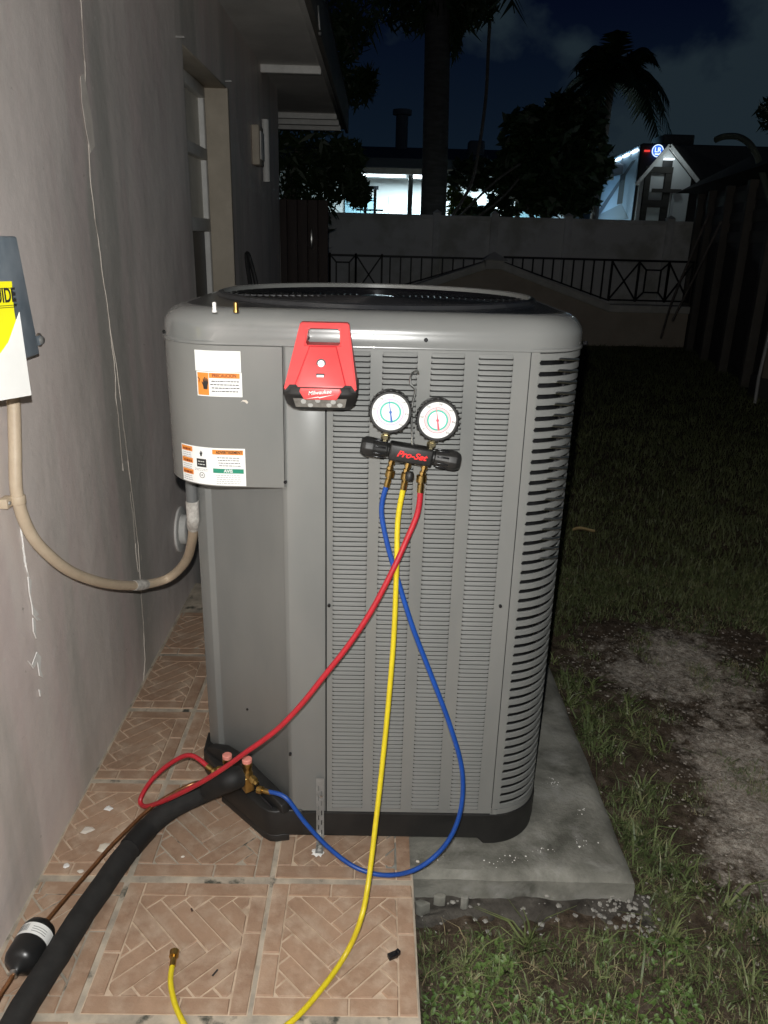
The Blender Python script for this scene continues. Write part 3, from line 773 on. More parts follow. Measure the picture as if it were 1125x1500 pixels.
# --- base pan
b = MB()
Pb = rrect(UX0-.002, UX1+.003, UY0-.003, UY1, RC, 12, .225); Pb2 = rrect(UX0+.004, UX1-.003, UY0+.004, UY1-.004, RC, 12, .225)
ring_loft(b, [(Pb2, .016), (Pb, .019), (Pb, .084), (Pb2, .088)], capbot=True, captop=True)
base = b.build('base_pan', BLACKP, ac, smooth=True)
def foot(cx, cy, w, ang):      # trapezoid foot
    q = MB(); m = Matrix.Translation((cx, cy, 0)) @ Matrix.Rotation(ang, 4, 'Z')
    vs = [(-w-.035, 0, .034), (w+.035, 0, .034), (w, 0, .001), (-w, 0, .001)]
    vs = [m @ Vector((x, y+dy, z)) for dy in (0, .07) for x, y, z in vs]
    q.add(vs, [(0, 1, 2, 3), (7, 6, 5, 4), (0, 4, 5, 1), (1, 5, 6, 2), (2, 6, 7, 3), (3, 7, 4, 0)]); return q.build('base_foot', BLACKP, ac, bevel=.004)
q = MB(); A = arc_outline(-.0, pi/2, 12, RC+.002); A = [(x, y) for x, y in A]
inner = arc_outline(0, pi/2, 12, RC-.06)[::-1]
q.prism([(.285, UY0-.002)]+A+inner+[(.285, UY0+.06)], .001, .020)
vs = [(.268, UY0-.002, .020), (.285, UY0-.002, .020), (.285, UY0-.002, .001), (.268, UY0+.06, .020), (.285, UY0+.06, .020), (.285, UY0+.06, .001)]
q.add(vs, [(0, 2, 1), (3, 4, 5), (0, 3, 5, 2)]); q.build('base_foot', BLACKP, ac, smooth=True)
foot(UX0+.17, UY1-.01, .04, 0); foot(UX1-.17, UY1-.01, .04, 0); foot(UX0+.0, UY1-.17, .04, pi/2)
# valve tray: triangular shelf carried down to the floor along the chamfer
TP = [(-.150, UY0-.004), (-.196, UY0-.004), (-.214, UY0-.010), (-.232, UY0-.008), (-.250, UY0+.004), (-.375, UY0+.130), (-.436, 1.72), (-.440, 1.80), (-.405, 1.77), (-.18, 1.54)]
q = MB(); q.prism(TP, .020, .092); q.build('valve_tray', BLACKP, ac, bevel=.004)
q = MB(); q.prism([(-.185, UY0-.003), (-.205, UY0-.006), (-.214, UY0-.009), (-.232, UY0-.007), (-.250, UY0+.005), (-.375, UY0+.131), (-.35, 1.66), (-.19, 1.53)], .001, .021); q.build('base_foot', BLACKP, ac, bevel=.002)
q = MB()
mt = Matrix.Translation((CHA[0], CHA[1], 0)) @ Matrix(((d.x, nrm.x, 0, 0), (d.y, nrm.y, 0, 0), (0, 0, 1, 0), (0, 0, 0, 1)))
Lc = math.hypot(CHB[0]-CHA[0], CHB[1]-CHA[1])
def chp(s, o, z): return mt @ Vector((s, o, z))
prof = [(.0, .088), (.006, .111), (.045, .120), (.115, .128), (.185, .142), (.262, .132), (.325, .104), (.334, .088)]
q.add([chp(s, -.030, z) for s, z in prof]+[chp(s, -.002, z) for s, z in prof], [tuple(range(8))[::-1], tuple(range(8, 16))]+[(i, (i+1) % 8, (i+1) % 8+8, i+8) for i in range(8)])
q.build('valve_bracket', BLACKP, ac, bevel=.003)
q = MB(); q.tube(smooth_path([chp(.035, -.034, .092), chp(.07, -.037, .102), chp(.10, -.036, .112)], 5), .0035, 6); q.build('bracket_rib', BLACKG, ac, smooth=True)
# screws
for px, py in ((250, 487), (624, 498), (838, 500), (451, 495)):
    p = at(px, py, y=UY0-.002) if px not in (250, 838) else at(px, py, y=1.565 if px == 250 else 1.60)
    if px == 838: p = Vector((.4235, 1.575, p.z))
    if px == 250: p = Vector((-.4245, 1.575, p.z))
    ax = (0, -1, 0) if px in (624, 451) else ((.75, -.66, 0) if px == 838 else (-.75, -.66, 0))
    MB().lathe(p, ax, [(-.004, .0042), (.0022, .0040), (.003, .003)], 10).build('screw', BLACKG, ac, smooth=True)
for px, py in ((418, 706), (482, 887), (733, 888), (425, 1105)):
    MB().lathe(at(px, py, y=UY0-.003), (0, -1, 0), [(-.004, .0036), (.002, .0036), (.003, .0026)], 10).build('screw', BLACKG, ac, smooth=True)
p = at(338, 1047, y=1.62); MB().lathe(chp(.19, .011, p.z), (-nrm.x, -nrm.y, 0), [(-.004, .003), (.002, .003)], 10).build('screw', BLACKG, ac, smooth=True)
# small fittings standing on the deck
for px, m, r_ in ((311, WHITE, .0045), (343, BRASS, .0055)):
    p = at(px, 458, z=1.250)
    MB().lathe((p.x, p.y+.02, 1.249), (0, 0, 1), [(0, r_), (.004, r_), (.0042, r_*.8), (.017, r_*.8), (.018, r_*.5)], 10).build('deck_stud', m, ac, smooth=True)

# --- stickers: curved patches on the cover
def cover_xy(s):
    """arc-length coordinate from the cover's right edge going left -> (x, y, tangent)"""
    flat = (-.1785)-(UX0+Rl-.004)
    if s < flat: return Vector((-.1785-s, UY0-.004)), Vector((0, -1))
    a = (s-flat)/Rl
    return Vector((UX0-.004+Rl-Rl*sin(a), UY0-.004+Rl-Rl*cos(a))), Vector((-sin(a), -cos(a)))
def s_of(px, py):      # invert by search
    best = None
    for i in range(400):
        s = i*.001; c, n_ = cover_xy(s)
        v = Vector((c.x, c.y)); p = at(px, py, y=max(c.y, .1))
        e = abs(p.x-c.x)
        if best is None or e < best[0]: best = (e, s, p.z)
    return best[1], best[2]
def cpatch(name, s0, s1, z0, z1, m, parent, lift, rr=0, slope=0):
    n_ = 14; rws = []
    for z in (0, 1):
        rws.append([])
        for i in range(n_+1):
            s = s0+(s1-s0)*i/n_; c, nn = cover_xy(s); c = c+nn*lift
            rws[-1].append((c.x, c.y, (z0 if z == 0 else z1)+slope*(s-s0)))
    q = MB().sheet(rws)
    rw2 = [[(x, y, z) for x, y, z in rws[0]]]
    return q.build(name, m, parent, fix=False, smooth=True)
def ctext(s_, size, s, z, m, parent, lift, sx=1, shear=0, bold=0):
    c, nn = cover_xy(s); c = c+nn*lift
    t_ = Vector((-nn.y, nn.x, 0)).normalized()
    if t_.x < 0: t_ = -t_
    mw = Matrix(((t_.x, 0, nn.x, c.x), (t_.y, 0, nn.y, c.y), (0, 1, 0, z), (0, 0, 0, 1)))
    off = Vector((0, 0, 0)); pp = parent
    while pp is not None: off += pp.location; pp = pp.parent
    return text('lettering', s_, size, m, parent, Matrix.Translation(-off) @ mw, sx=sx, ext=.0001, shear=shear, bold=bold)
def lines(parent, s0, s1, z0, n_, dz_, m, lift, th=.0009, seed=1):
    """rows of small illegible print, as broken word strokes"""
    r = random.Random(seed); q = MB()
    for k in range(n_):
        s = s0 + r.uniform(0, .003)
        while s < s1-.002:
            w = min(r.uniform(.002, .007), s1-s)
            a, na = cover_xy(s); c, nc = cover_xy(s+w); a = a+na*lift; c = c+nc*lift; z = z0-k*dz_
            q.add([(a.x, a.y, z), (c.x, c.y, z), (c.x, c.y, z+th), (a.x, a.y, z+th)], [(0, 1, 2, 3)]); s += w+.0012
    return q.build('fine_print', m, parent, fix=False)
# upper sticker: px 285..352 x 511..582
sA1, zT = s_of(285, 512); sA0, _ = s_of(352, 512); _, zM = s_of(320, 545); _, zB = s_of(320, 581)
st = cpatch('warning_sticker', sA0, sA1, zM+.0008, zT, WHITEP, ac, .0006)
st2 = cpatch('warning_sticker', sA0-.001, sA1-.002, zB, zM, WHITEP, ac, .0006)
cpatch('orange_panel', sA1-.027, sA1-.004, zB+.002, zM-.002, ORANGE, st2, .0010)
cpatch('orange_header', sA0+.003, sA1-.028, zM-.012, zM-.002, ORANGE, st2, .0010)
ctext('PRECAUCION', .0092, (sA0+sA1-.027)/2+.001, zM-.007, INKR, st2, .0014, sx=.82, bold=.0002)
lines(st2, sA0+.004, sA1-.030, zM-.019, 4, .0065, INK, .0012, .0019, 3)
ctext('CL', .006, sA0+.012, (zM+zT)/2+.006, INKG, st, .001)
# black hand with a lightning stroke
def cshape(pts, s0, z0, k, m, parent, lift, name='pictogram'):
    q = MB(); vs = []
    for x, z in pts: c, nn = cover_xy(s0-x*k); c = c+nn*lift; vs.append((c.x, c.y, z0+z*k))
    q.add(vs, [tuple(range(len(vs)))]); return q.build(name, m, parent, fix=False)
hand = [(-3, -9), (3, -9), (4, -2), (5, 1), (4.6, 7), (3.6, 7), (3.4, 2.5), (2.4, 9), (1.2, 9), (1, 3), (0, 10), (-1.2, 10), (-1.2, 3), (-2.4, 8), (-3.5, 7.5), (-3.4, 1), (-5.5, 3), (-6, 2), (-4, -3)]
cshape(hand, sA1-.020, zM-.023, .00125, INK, st2, .0014)
bolt = [(-7, 8), (-3, 4), (-5, 1), (-3.6, -1), (-4.2, -.8), (-6.2, 1), (-4.2, 4), (-8, 7)]
cshape(bolt, sA1-.014, zM-.021, .0013, INK, st2, .0013)
# scuff
b = MB(); q_s = sA0-.004
cshape([(-6, -2), (-2, 2), (3, 2), (6, -1), (4, -4), (1, -1), (-3, 0)], q_s, zB-.008, .0013, CRACK, ac, .0005, 'scuff')
# lower wrap-around sticker: px 252..360 x 645..712
sB0, _ = s_of(360, 690); sB1 = min(s_of(254, 670)[0], .268); zL0 = Zb+.003; zL1 = zL0+.078
sl = cpatch('rating_sticker', sB0, sB0+.145, zL0, zL1, WHITEP, ac, .0006)
zc = lambda f: zL0+(zL1-zL0)*f
cpatch('orange_header', sB0+.004, sB0+.066, zc(.83), zc(.955), ORANGE, sl, .0011)
ctext('ADVERTISSEMENT', .0082, sB0+.032, zc(.89), INK, sl, .0016, sx=.80, bold=.0002)
lines(sl, sB0+.010, sB0+.056, zc(.74), 4, .0055, INK, .0012, .0014, 5)
cpatch('green_header', sB0+.004, sB0+.066, zc(.335), zc(.455), GREENP, sl, .0011)
ctext('AVIS', .009, sB0+.035, zc(.395), WHITE, sl, .0016, bold=.0003)
lines(sl, sB0+.010, sB0+.060, zc(.27), 5, .0042, INKG, .0012, .0010, 6)
cpatch('black_box', sB0+.080, sB0+.102, zc(.46), zc(.68), INK, sl, .0011)
lines(sl, sB0+.083, sB0+.099, zc(.6), 2, .006, WHITE, .0014, .0014, 9)
cshape(hand, sB0+.091, zc(.82), .0006, INK, sl, .0011)
lines(sl, sB0+.076, sB0+.108, zc(.40), 2, .003, INKG, .0012, .0009, 10)
ctext('UL', .0062, sB0+.091, zc(.24), INK, sl, .0014)
q = MB()
for k in range(20):
    a0, a1 = 2*pi*k/20, 2*pi*(k+1)/20; vs = []
    for r, a in ((.0052, a0), (.0062, a0), (.0062, a1), (.0052, a1)): c, nn = cover_xy(sB0+.091-r*cos(a)); c = c+nn*.0012; vs.append((c.x, c.y, zc(.24)+r*sin(a)))
    q.add(vs, [(0, 1, 2, 3)])
q.build('ring_mark', INK, sl, fix=False)
for k, f in enumerate((.86, .55, .24)):
    cpatch('orange_header', sB0+.112, sB0+.143, zc(f-.02), zc(f+.11), ORANGE, sl, .0011); lines(sl, sB0+.115, sB0+.140, zc(f), 1, .004, INKR, .0014, .0045, 30+k)
    lines(sl, sB0+.114, sB0+.141, zc(f-.08), 3, .0042, INKG, .0012, .0012, 20+k)
# --- service valves
VM = lambda s, o, z: Vector(chp(s, o, z))
def valve(px, py, y, side):
    p = at(px, py, y=y)
    body = MB(); body.lathe(p+Vector((0, 0, -.050)), (0, 0, 1), [(0, .010), (.012, .013), (.024, .013), (.028, .0105), (.040, .0105), (.042, .012), (.054, .012), (.056, .010)], 6 if 0 else 14)
    v = body.build('service_valve', BRASS, ac, smooth=True, bevel=0)
    MB().lathe(p+Vector((0, 0, .004)), (0, 0, 1), [(0, .0118), (.008, .0118), (.010, .0095)], 14).build('valve_cap', PINK, v, smooth=True)
    sd = Vector(side).normalized()
    q = MB(); q.lathe(p+Vector((0, 0, -.030)), sd, [(0, .007), (.014, .007), (.0145, .0095), (.026, .0095), (.0265, .007), (.034, .006)], 6); q.lathe(p+Vector((0, 0, -.036)), (-sd.x, -sd.y*.3-.2, -.1), [(0, .0085), (.02, .0085), (.0205, .011), (.028, .011), (.0285, .009), (.038, .009)], 8)
    q.build('valve_port', BRASS, v, smooth=True)
    return p
V1 = valve(362, 1118, 1.50, (.75, -.55, -.38)); V2 = valve(333, 1112, 1.575, (-1, -.2, .05))
q = MB(); q.box((-.012, -.012, -.030), (.012, .012, .012), mtx=Matrix.Translation(V1+Vector((0, .0, -.045))) @ Matrix.Rotation(.6, 4, 'Z')); q.build('valve_block', BRASS, ac, bevel=.003)

# ================================================================== PIPES AND HOSES
def gp(px, py, z): return at(px, py, z=z)
line_pts = smooth_path([V1+Vector((-.018, .004, -.040)), V1+Vector((-.050, -.008, -.046)), gp(305, 1158, .072), gp(280, 1169, .062), gp(252, 1184, .050), gp(225, 1205, .040), gp(196, 1236, .034), gp(169, 1271, .031), gp(147, 1303, .031), gp(122, 1338, .031), gp(91, 1387, .031), gp(57, 1440, .031), gp(25, 1493, .031), gp(-40, 1620, .031)], 10)
sl_ = thing('insulated_pipe', 'thick black foam insulated refrigerant pipe curving down across the tiles', 'pipe', tuple(gp(160, 1290, 0)))
MB().tube(line_pts, [.0255+.0011*mnoise.noise(Vector((i*.23, 2, 3))) for i in range(len(line_pts))], 18).build('foam_sleeve', FOAM, sl_, smooth=True)
i0 = min(range(len(line_pts)), key=lambda i: (line_pts[i]-gp(200, 1230, .034)).length)
MB().tube(line_pts[i0-5:i0+5], .0268, 18).build('tape_wrap', TAPE, sl_, smooth=True)
MB().tube(line_pts[4:11], .0270, 18).build('tape_wrap', TAPE, sl_, smooth=True)
# liquid line and filter drier
D0 = gp(26, 1417, .040); D1 = gp(62, 1356, .040); dd = (D1-D0).normalized()
lp = smooth_path([V2+Vector((.0, -.012, -.040)), V2+Vector((-.03, -.05, -.055)), gp(290, 1146, .070), gp(243, 1168, .060), gp(213, 1190, .055), gp(190, 1212, .050), gp(162, 1240, .045), gp(136, 1270, .040), gp(103, 1308, .038), gp(76, 1340, .039), D1], 8)
lp = lp[:-1]+[D1]
cl = thing('copper_pipe', 'thin bare copper liquid pipe running beside the black insulated pipe', 'pipe', tuple(gp(120, 1300, 0)))
MB().tube(lp, .0048, 10).build('long_run', COPPER, cl, smooth=True)
MB().tube(smooth_path([D0, D0-dd*.03, gp(-5, 1470, .035), gp(-40, 1560, .035)], 6), .0048, 10).build('short_run', COPPER, cl, smooth=True)
dr = thing('filter_drier', 'black cylindrical filter drier with a white barcode band beside the wall', 'filter drier', tuple(gp(40, 1395, 0)))
Lg = (D1-D0).length; hs = .034
prof = [(-.012, .008), (-.006, .012), (0, .022), (.006, .030), (.016, hs), (Lg-.016, hs), (Lg-.006, .030), (Lg, .022), (Lg+.006, .012), (Lg+.012, .008)]
MB().lathe(D0, dd, prof, 26).build('canister', mat('drier_black', (.010, .010, .010), .32, col2=(.016, .016, .016), scale=8), dr, smooth=True)
q = MB(); c0 = D0+dd*(Lg*.50); a_ = dd.cross(Vector((0, 0, 1))).normalized(); b2 = a_.cross(dd)
if b2.z < 0: b2 = -b2
def ringpt(h, t, r): return c0+dd*h+(a_*cos(t)+b2*sin(t))*r
q.sheet([[ringpt(h, t, hs+.0004) for t in np.linspace(.05, 2.9, 22)] for h in (0, .026)])
lab = q.build('barcode_label', PAPER, dr, smooth=True, fix=False)
q = MB(); rr_ = random.Random(4); t = 1.75
while t < 2.5:
    w = rr_.choice((.012, .02, .035)); q.sheet([[ringpt(h, tt, hs+.0008) for tt in (t, t+w)] for h in (.006, .022)]); t += w+rr_.choice((.02, .03, .045))
q.build('bars', INK, lab, fix=False)
q = MB()
for k in range(3): q.sheet([[ringpt(h, tt, hs+.0008) for tt in (.6, .9, 1.2, 1.5)] for h in (.006+k*.005, .0075+k*.005)])
q.build('fine_print', INKG, lab, fix=False)
MB().lathe(D0-dd*.012, -dd, [(0, .010), (.006, .009), (.007, .006)], 10).build('end_collar', STEEL, dr, smooth=True)

def hose(name, label, pts, r, m, endfit=(True, True), n=12):
    P = smooth_path(pts, n); t_ = thing(name, label, 'hose', tuple(P[len(P)//2]))
    MB().tube(P, r, 12).build('tube', m, t_, smooth=True)
    for k, (a, c) in enumerate(((P[0], P[1]), (P[-1], P[-2]))):
        if not endfit[k]: continue
        dx = (a-c).normalized()
        MB().lathe(a-dx*.016, dx, [(0, r*1.15), (.016, r*1.2), (.0165, r*.9), (.021, r*.9), (.0215, r*1.75), (.034, r*1.75), (.035, r*1.2)], 12).build('ferrule', BRASS, t_, smooth=True)
    return t_
# ---- manifold frame
YM = 1.43; MC = at(600, 664, y=YM); TILT = radians(8.5)
mm = Matrix.Translation(MC) @ Matrix.Rotation(TILT, 4, 'Y')     # local x along the bar (down to the right), z up
man = thing('gauge_manifold', 'black two gauge refrigerant manifold hanging tilted on the louvers', 'gauge set', mtx=mm)
def loc(px, py, y=YM): return mm.inverted() @ at(px, py, y=y)
q = MB(); q.box((-.040, -.017, -.0165), (.044, .017, .0165)); q.build('manifold_body', BLACKP, man, local=True, bevel=.004)
for sg in (-1, 1):
    x0 = -.040 if sg < 0 else .044
    prof = [(0, .0125), (.004, .0125), (.0045, .016), (.026, .0172), (.032, .0195), (.046, .0195), (.054, .015), (.055, .013)]
    h = MB().lathe((x0, 0, 0), (sg, 0, 0), prof, 10).build('valve_knob', BLACKP, man, local=True, bevel=.0012, ang=20)
    q = MB()
    for k in range(8):
        a = 2*pi*k/8+.39; q.bar((x0+sg*.008, cos(a)*.0165, sin(a)*.0165), (x0+sg*.031, cos(a)*.0172, sin(a)*.0172), .004, .003)
    q.build('knob_ridge', BLACKG, h, local=True, bevel=.0008)
text('lettering', 'Pro-Set', .0165, REDI, man, Matrix.Translation((.003, -.0176, .0)) @ FRONT, shear=.35, bold=.0005, sx=1.12)
ring_m = [TEAL, MAGN]
def gauge(px, py, cmid, cneed, r_=.0395):
    c = loc(px, py, 1.405); c.y = -.024
    g = MB().lathe((c.x, .010, c.z), (0, -1, 0), [(0, r_*.92), (.004, r_*.98), (.012, r_*.98), (.018, r_), (.033, r_*1.0), (.036, r_*.965), (.036, r_*.885), (.033, r_*.87)], 44).build('gauge', BLACKP, man, local=True, smooth=True)
    q = MB()
    for k in range(22):
        a = 2*pi*k/22; q.bar((c.x+cos(a)*r_*.995, -.010, c.z+sin(a)*r_*.995), (c.x+cos(a)*r_*1.0, -.023, c.z+sin(a)*r_*1.0), .005, .0035)
    q.build('grip_ring', BLACKP, g, local=True, bevel=.0006)
    yF = -.0235
    MB().lathe((c.x, yF+.001, c.z), (0, -1, 0), [(0, r_*.88), (.001, r_*.88)], 44).build('dial', WHITEP, g, local=True)
    def ringf(r0, r1, m, yy, a0=0, a1=2*pi):
        z = MB(); n_ = 48; z.sheet([[(c.x+r*sin(a0+(a1-a0)*i/n_), yy, c.z+r*cos(a0+(a1-a0)*i/n_)) for i in range(n_+1)] for r in (r0, r1)]); z.build('dial_band', m, g, local=True, fix=False)
    PALE = mat('dial_pale_'+cmid.name, tuple(.55+.45*v for v in cmid.node_tree.nodes['Principled BSDF'].inputs['Base Color'].default_value[:3]), .5)
    ringf(.42*r_, .50*r_, TEAL, yF-.0004); ringf(.50*r_, .60*r_, PALE, yF-.0005); ringf(.60*r_, .625*r_, cmid, yF-.0006); ringf(.86*r_, .88*r_, INKG, yF-.0004)
    q = MB()
    for k in range(50):
        a = -2.3+4.6*k/49; L = .05 if k % 5 else .09
        q.add([(c.x+r*sin(a+s), yF-.0007, c.z+r*cos(a+s)) for r, s in ((.66*r_, -.012), (.66*r_, .012), ((.66+L)*r_, .012), ((.66+L)*r_, -.012))], [(0, 1, 2, 3)])
    for k in range(40):
        a = -2.3+4.6*k/39
        q.add([(c.x+r*sin(a+s), yF-.0007, c.z+r*cos(a+s)) for r, s in ((.50*r_, -.012), (.50*r_, .012), (.545*r_, .012), (.545*r_, -.012))], [(0, 1, 2, 3)])
    q.build('scale_marks', cmid, g, local=True, fix=False)
    for k, s_ in enumerate(('0', '50', '100', '150', '200', '250', '300') if cneed is DBLU else ('0', '100', '200', '300', '400', '500', '800')):
        a = -2.3+4.6*k/6; text('numeral', s_, .0052, INK, g, Matrix.Translation((c.x+.78*r_*sin(a), yF-.0008, c.z+.78*r_*cos(a))) @ FRONT, ext=.0001)
    an = -.29; q = MB(); dx, dz_ = sin(an), cos(an)
    def pt(rad, w): return (c.x+dx*rad+dz_*w, yF-.0022, c.z+dz_*rad-dx*w)
    q.add([pt(-.48*r_, -.0014), pt(-.42*r_, -.0020), pt(0, -.0012), pt(.62*r_, -.0003), pt(.62*r_, .0003), pt(0, .0012), pt(-.42*r_, .0020), pt(-.48*r_, .0014)], [tuple(range(8))])
    q.lathe((c.x, yF-.001, c.z), (0, -1, 0), [(0, .0028), (.002, .0026)], 12)
    q.build('needle', cneed, g, local=True, fix=False)
    q = MB(); q.lathe((c.x-.0, 0, .0165), (0, 0, 1), [(0, .006), (.004, .006), (.0042, .0085), (.012, .0085), (.0122, .006), (max(.02, c.z-r_*.95-.0165), .006)], 6); q.build('gauge_stem', BRASSP, man, local=True)
    return g
gauge(572, 604, MAGN, DBLU); gauge(641, 616, DRED, DRED)
hk = [loc(x, y, yy) for x, y, yy in ((597, 650, 1.44), (603, 600, 1.455), (608, 572, 1.46), (601, 562, 1.462), (603, 548, 1.47), (611, 543, 1.487), (613, 548, 1.494))]
hk[0] = Vector((.004, .004, .010))
MB().tube(smooth_path(hk, 8), .0021, 8).build('hanging_hook', STEEL, man, local=True, smooth=True)
ports = []
for x, px in ((-.030, 563), (.002, 591), (.034, 618)):
    q = MB(); q.lathe((x, 0, -.0165), (-.1, 0, -1), [(0, .0055), (.005, .0055), (.0052, .0068), (.010, .0068), (.0105, .0045), (.015, .0045), (.0155, .0064), (.021, .0064), (.0215, .005), (.025, .005)], 8)
    q.build('port_fitting', BRASS if x else BRASS, man, local=True, smooth=False)
    ports.append(mm @ Vector((x-.0028, 0, -.0165-.022)))
q = MB(); q.lathe((.006, -.006, -.034), (.15, -.2, -1), [(0, .006), (.003, .0085), (.013, .009), (.018, .006)], 10); q.build('port_cap', BLACKP, man, local=True, smooth=True)

def coupling(P, D, parentlabel=None): return
# hoses start at the ports; ferrules face the ports
def hp(px, py, y): return at(px, py, y=y)
def hose_start(p): return p+Vector((-.001, -.001, -.019))
blue = [hose_start(ports[0]), hp(559, 745, 1.428), hp(567, 795, 1.42), hp(583, 850, 1.41), hp(605, 920, 1.395), hp(632, 990, 1.385), hp(660, 1065, 1.375), hp(677, 1130, 1.37), hp(674, 1190, 1.365), hp(652, 1238, 1.36), hp(612, 1272, 1.352), gp(566, 1282, .012), gp(522, 1271, .014), hp(482, 1242, 1.415), hp(447, 1205, 1.43), hp(418, 1168, 1.445), V1+Vector((.044, -.034, -.050))]
hose('blue_hose', 'blue refrigerant hose looping low between the left gauge and the right hand service valve', blue, .0052, RUBB)
yel = [hose_start(ports[1]), hp(583, 760, 1.428), hp(581, 830, 1.41), hp(577, 930, 1.39), hp(569, 1030, 1.365), hp(560, 1120, 1.335), hp(551, 1200, 1.295), hp(540, 1290, 1.235), hp(529, 1345, 1.18), gp(508, 1395, .022), gp(470, 1450, .007), gp(420, 1502, .006), gp(350, 1535, .006), gp(290, 1522, .006), gp(262, 1485, .006), gp(250, 1440, .006), gp(254, 1405, .009)]
hose('yellow_hose', 'yellow refrigerant hose hanging in front of the condenser with its free end on the tiles', yel, .0055, RUBY)
red = [hose_start(ports[2]), hp(612, 750, 1.425), hp(595, 792, 1.415), hp(574, 838, 1.40), hp(545, 893, 1.385), hp(512, 943, 1.375), hp(475, 990, 1.37), hp(443, 1030, 1.37), hp(412, 1063, 1.375), hp(386, 1084, 1.385), hp(360, 1102, 1.40), hp(334, 1121, 1.42), hp(300, 1143, 1.45), hp(262, 1163, 1.49), hp(230, 1177, 1.53), hp(211, 1181, 1.56), hp(206, 1170, 1.58), hp(222, 1143, 1.60), hp(250, 1118, 1.61), hp(280, 1106.5, 1.60), V2+Vector((-.038, -.007, -.027))]
hose('red_hose', 'red refrigerant hose sweeping from the right gauge down to a small loop beside the valves', red, .0058, RUBR)

# ================================================================== WORK LIGHT
LC = at(469, 572, y=1.39)
wl = thing('work_light', 'red and black cordless work light hanging on the condenser cap', 'work light', (LC.x, 1.45, LC.z))
ztop = at(466, 473, y=1.45).z; zb = LC.z; H_ = ztop-zb
def fcy(v): return 1.388+(1.452-1.388)*v           # front plane leans back to the top
def hw(v): return .0665+(.0450-.0665)*v            # half width
def P3(u, v, back=0, k=1.0): return (LC.x + (.004*v) + u*hw(v)*k, (fcy(v) if not back else 1.480), zb+H_*v)
us = [-1, -.62, .60, 1]; vs_ = [0, .665, .915, 1]
q = MB()
def quad(a, b_, c, d_, mi=0): q.add([a, b_, c, d_], [(0, 1, 2, 3)], mi)
solid = lambda i, j: not (i == 1 and j == 1)
for i in range(3):
    for j in range(3):
        if not solid(i, j): continue
        u0, u1, v0, v1 = us[i], us[i+1], vs_[j], vs_[j+1]
        quad(P3(u0, v0), P3(u1, v0), P3(u1, v1), P3(u0, v1)); quad(P3(u0, v0, 1), P3(u0, v1, 1), P3(u1, v1, 1), P3(u1, v0, 1))
        for (di, dj, e) in ((-1, 0, ((u0, v0), (u0, v1))), (1, 0, ((u1, v0), (u1, v1))), (0, -1, ((u0, v0), (u1, v0))), (0, 1, ((u0, v1), (u1, v1)))):
            ii, jj = i+di, j+dj
            if 0 <= ii < 3 and 0 <= jj < 3 and solid(ii, jj): continue
            (a1, b1), (a2, b3) = e; quad(P3(a1, b1), P3(a2, b3), P3(a2, b3, 1), P3(a1, b1, 1))
me_o = q.build('housing', RED, wl)
bm = bmesh.new(); bm.from_mesh(me_o.data); bmesh.ops.remove_doubles(bm, verts=bm.verts, dist=1e-5); bmesh.ops.recalc_face_normals(bm, faces=bm.faces)
bmesh.ops.bevel(bm, geom=[e for e in bm.edges if len(e.link_faces) == 2 and e.calc_face_angle(0) > .6], offset=.0022, segments=2, affect='EDGES', clamp_overlap=True)
bm.to_mesh(me_o.data); bm.free(); me_o.data.shade_smooth(); me_o.data.set_sharp_from_angle(angle=radians(45))
# raised inner face plate
q = MB(); pl = [(-.70, .085), (-.62, .045), (.62, .045), (.70, .085), (.46, .65), (-.46, .65)]
def F3(u, v, o): return (LC.x+.004*v+u*hw(v), fcy(v)-o, zb+H_*v)
fv = [F3(u, v, .0002) for u, v in pl]+[F3(u*.985, .045+(v-.045)*.985+.004, .0028) for u, v in pl]
q.add(fv, [tuple(range(6, 12))]+[(i, (i+1) % 6, (i+1) % 6+6, i+6) for i in range(6)]); q.build('face_plate', RED, wl, bevel=.0008)
q = MB(); n_ = 6; groove = [F3(u*1.03, (v-.05)*1.02+.047, .0007) for u, v in pl]
q.add(groove, [tuple(range(6))]); q.build('groove', REDD, wl, fix=False)
pb = F3(-.02, .40, .003)
bt = MB().lathe(pb, (0, -1, .1), [(-.001, .0085), (.001, .0085), (.0012, .0068)], 20).build('power_button', INK, wl)
MB().lathe(Vector(pb)+Vector((0, -.001, 0)), (0, -1, .1), [(0, .0062), (.002, .0060)], 20).build('button_face', WHITEP, bt)
q = MB(); c_ = Vector(pb)+Vector((0, -.0036, 0))
for k in range(14):
    a0 = .5+5.3*k/14; a1 = .5+5.3*(k+1)/14; q.add([c_+Vector((r*sin(a), 0, r*cos(a))) for r, a in ((.0024, a0), (.0031, a0), (.0031, a1), (.0024, a1))], [(0, 1, 2, 3)])
q.add([c_+Vector(v) for v in ((-.0004, 0, 0), (.0004, 0, 0), (.0004, 0, .0035), (-.0004, 0, .0035))], [(0, 1, 2, 3)]); q.build('power_symbol', INK, bt, fix=False)
pm = Vector(F3(-.02, .215, .003)); q = MB(); q.box(pm+Vector((-.0075, -.001, -.005)), pm+Vector((.0075, .002, .0045))); mb_ = q.build('mode_switch', INK, wl, bevel=.0006)
MB().box(pm+Vector((-.0065, -.0018, -.0015)), pm+Vector((.0065, -.0005, .0022))).build('switch_bar', WHITEP, mb_)
q = MB()
for k in range(4): q.box(pm+Vector((-.0065+k*.0035, -.0012, -.0105)), pm+Vector((-.0040+k*.0035, .002, -.0070)))
q.build('charge_marks', BLACKP, wl)
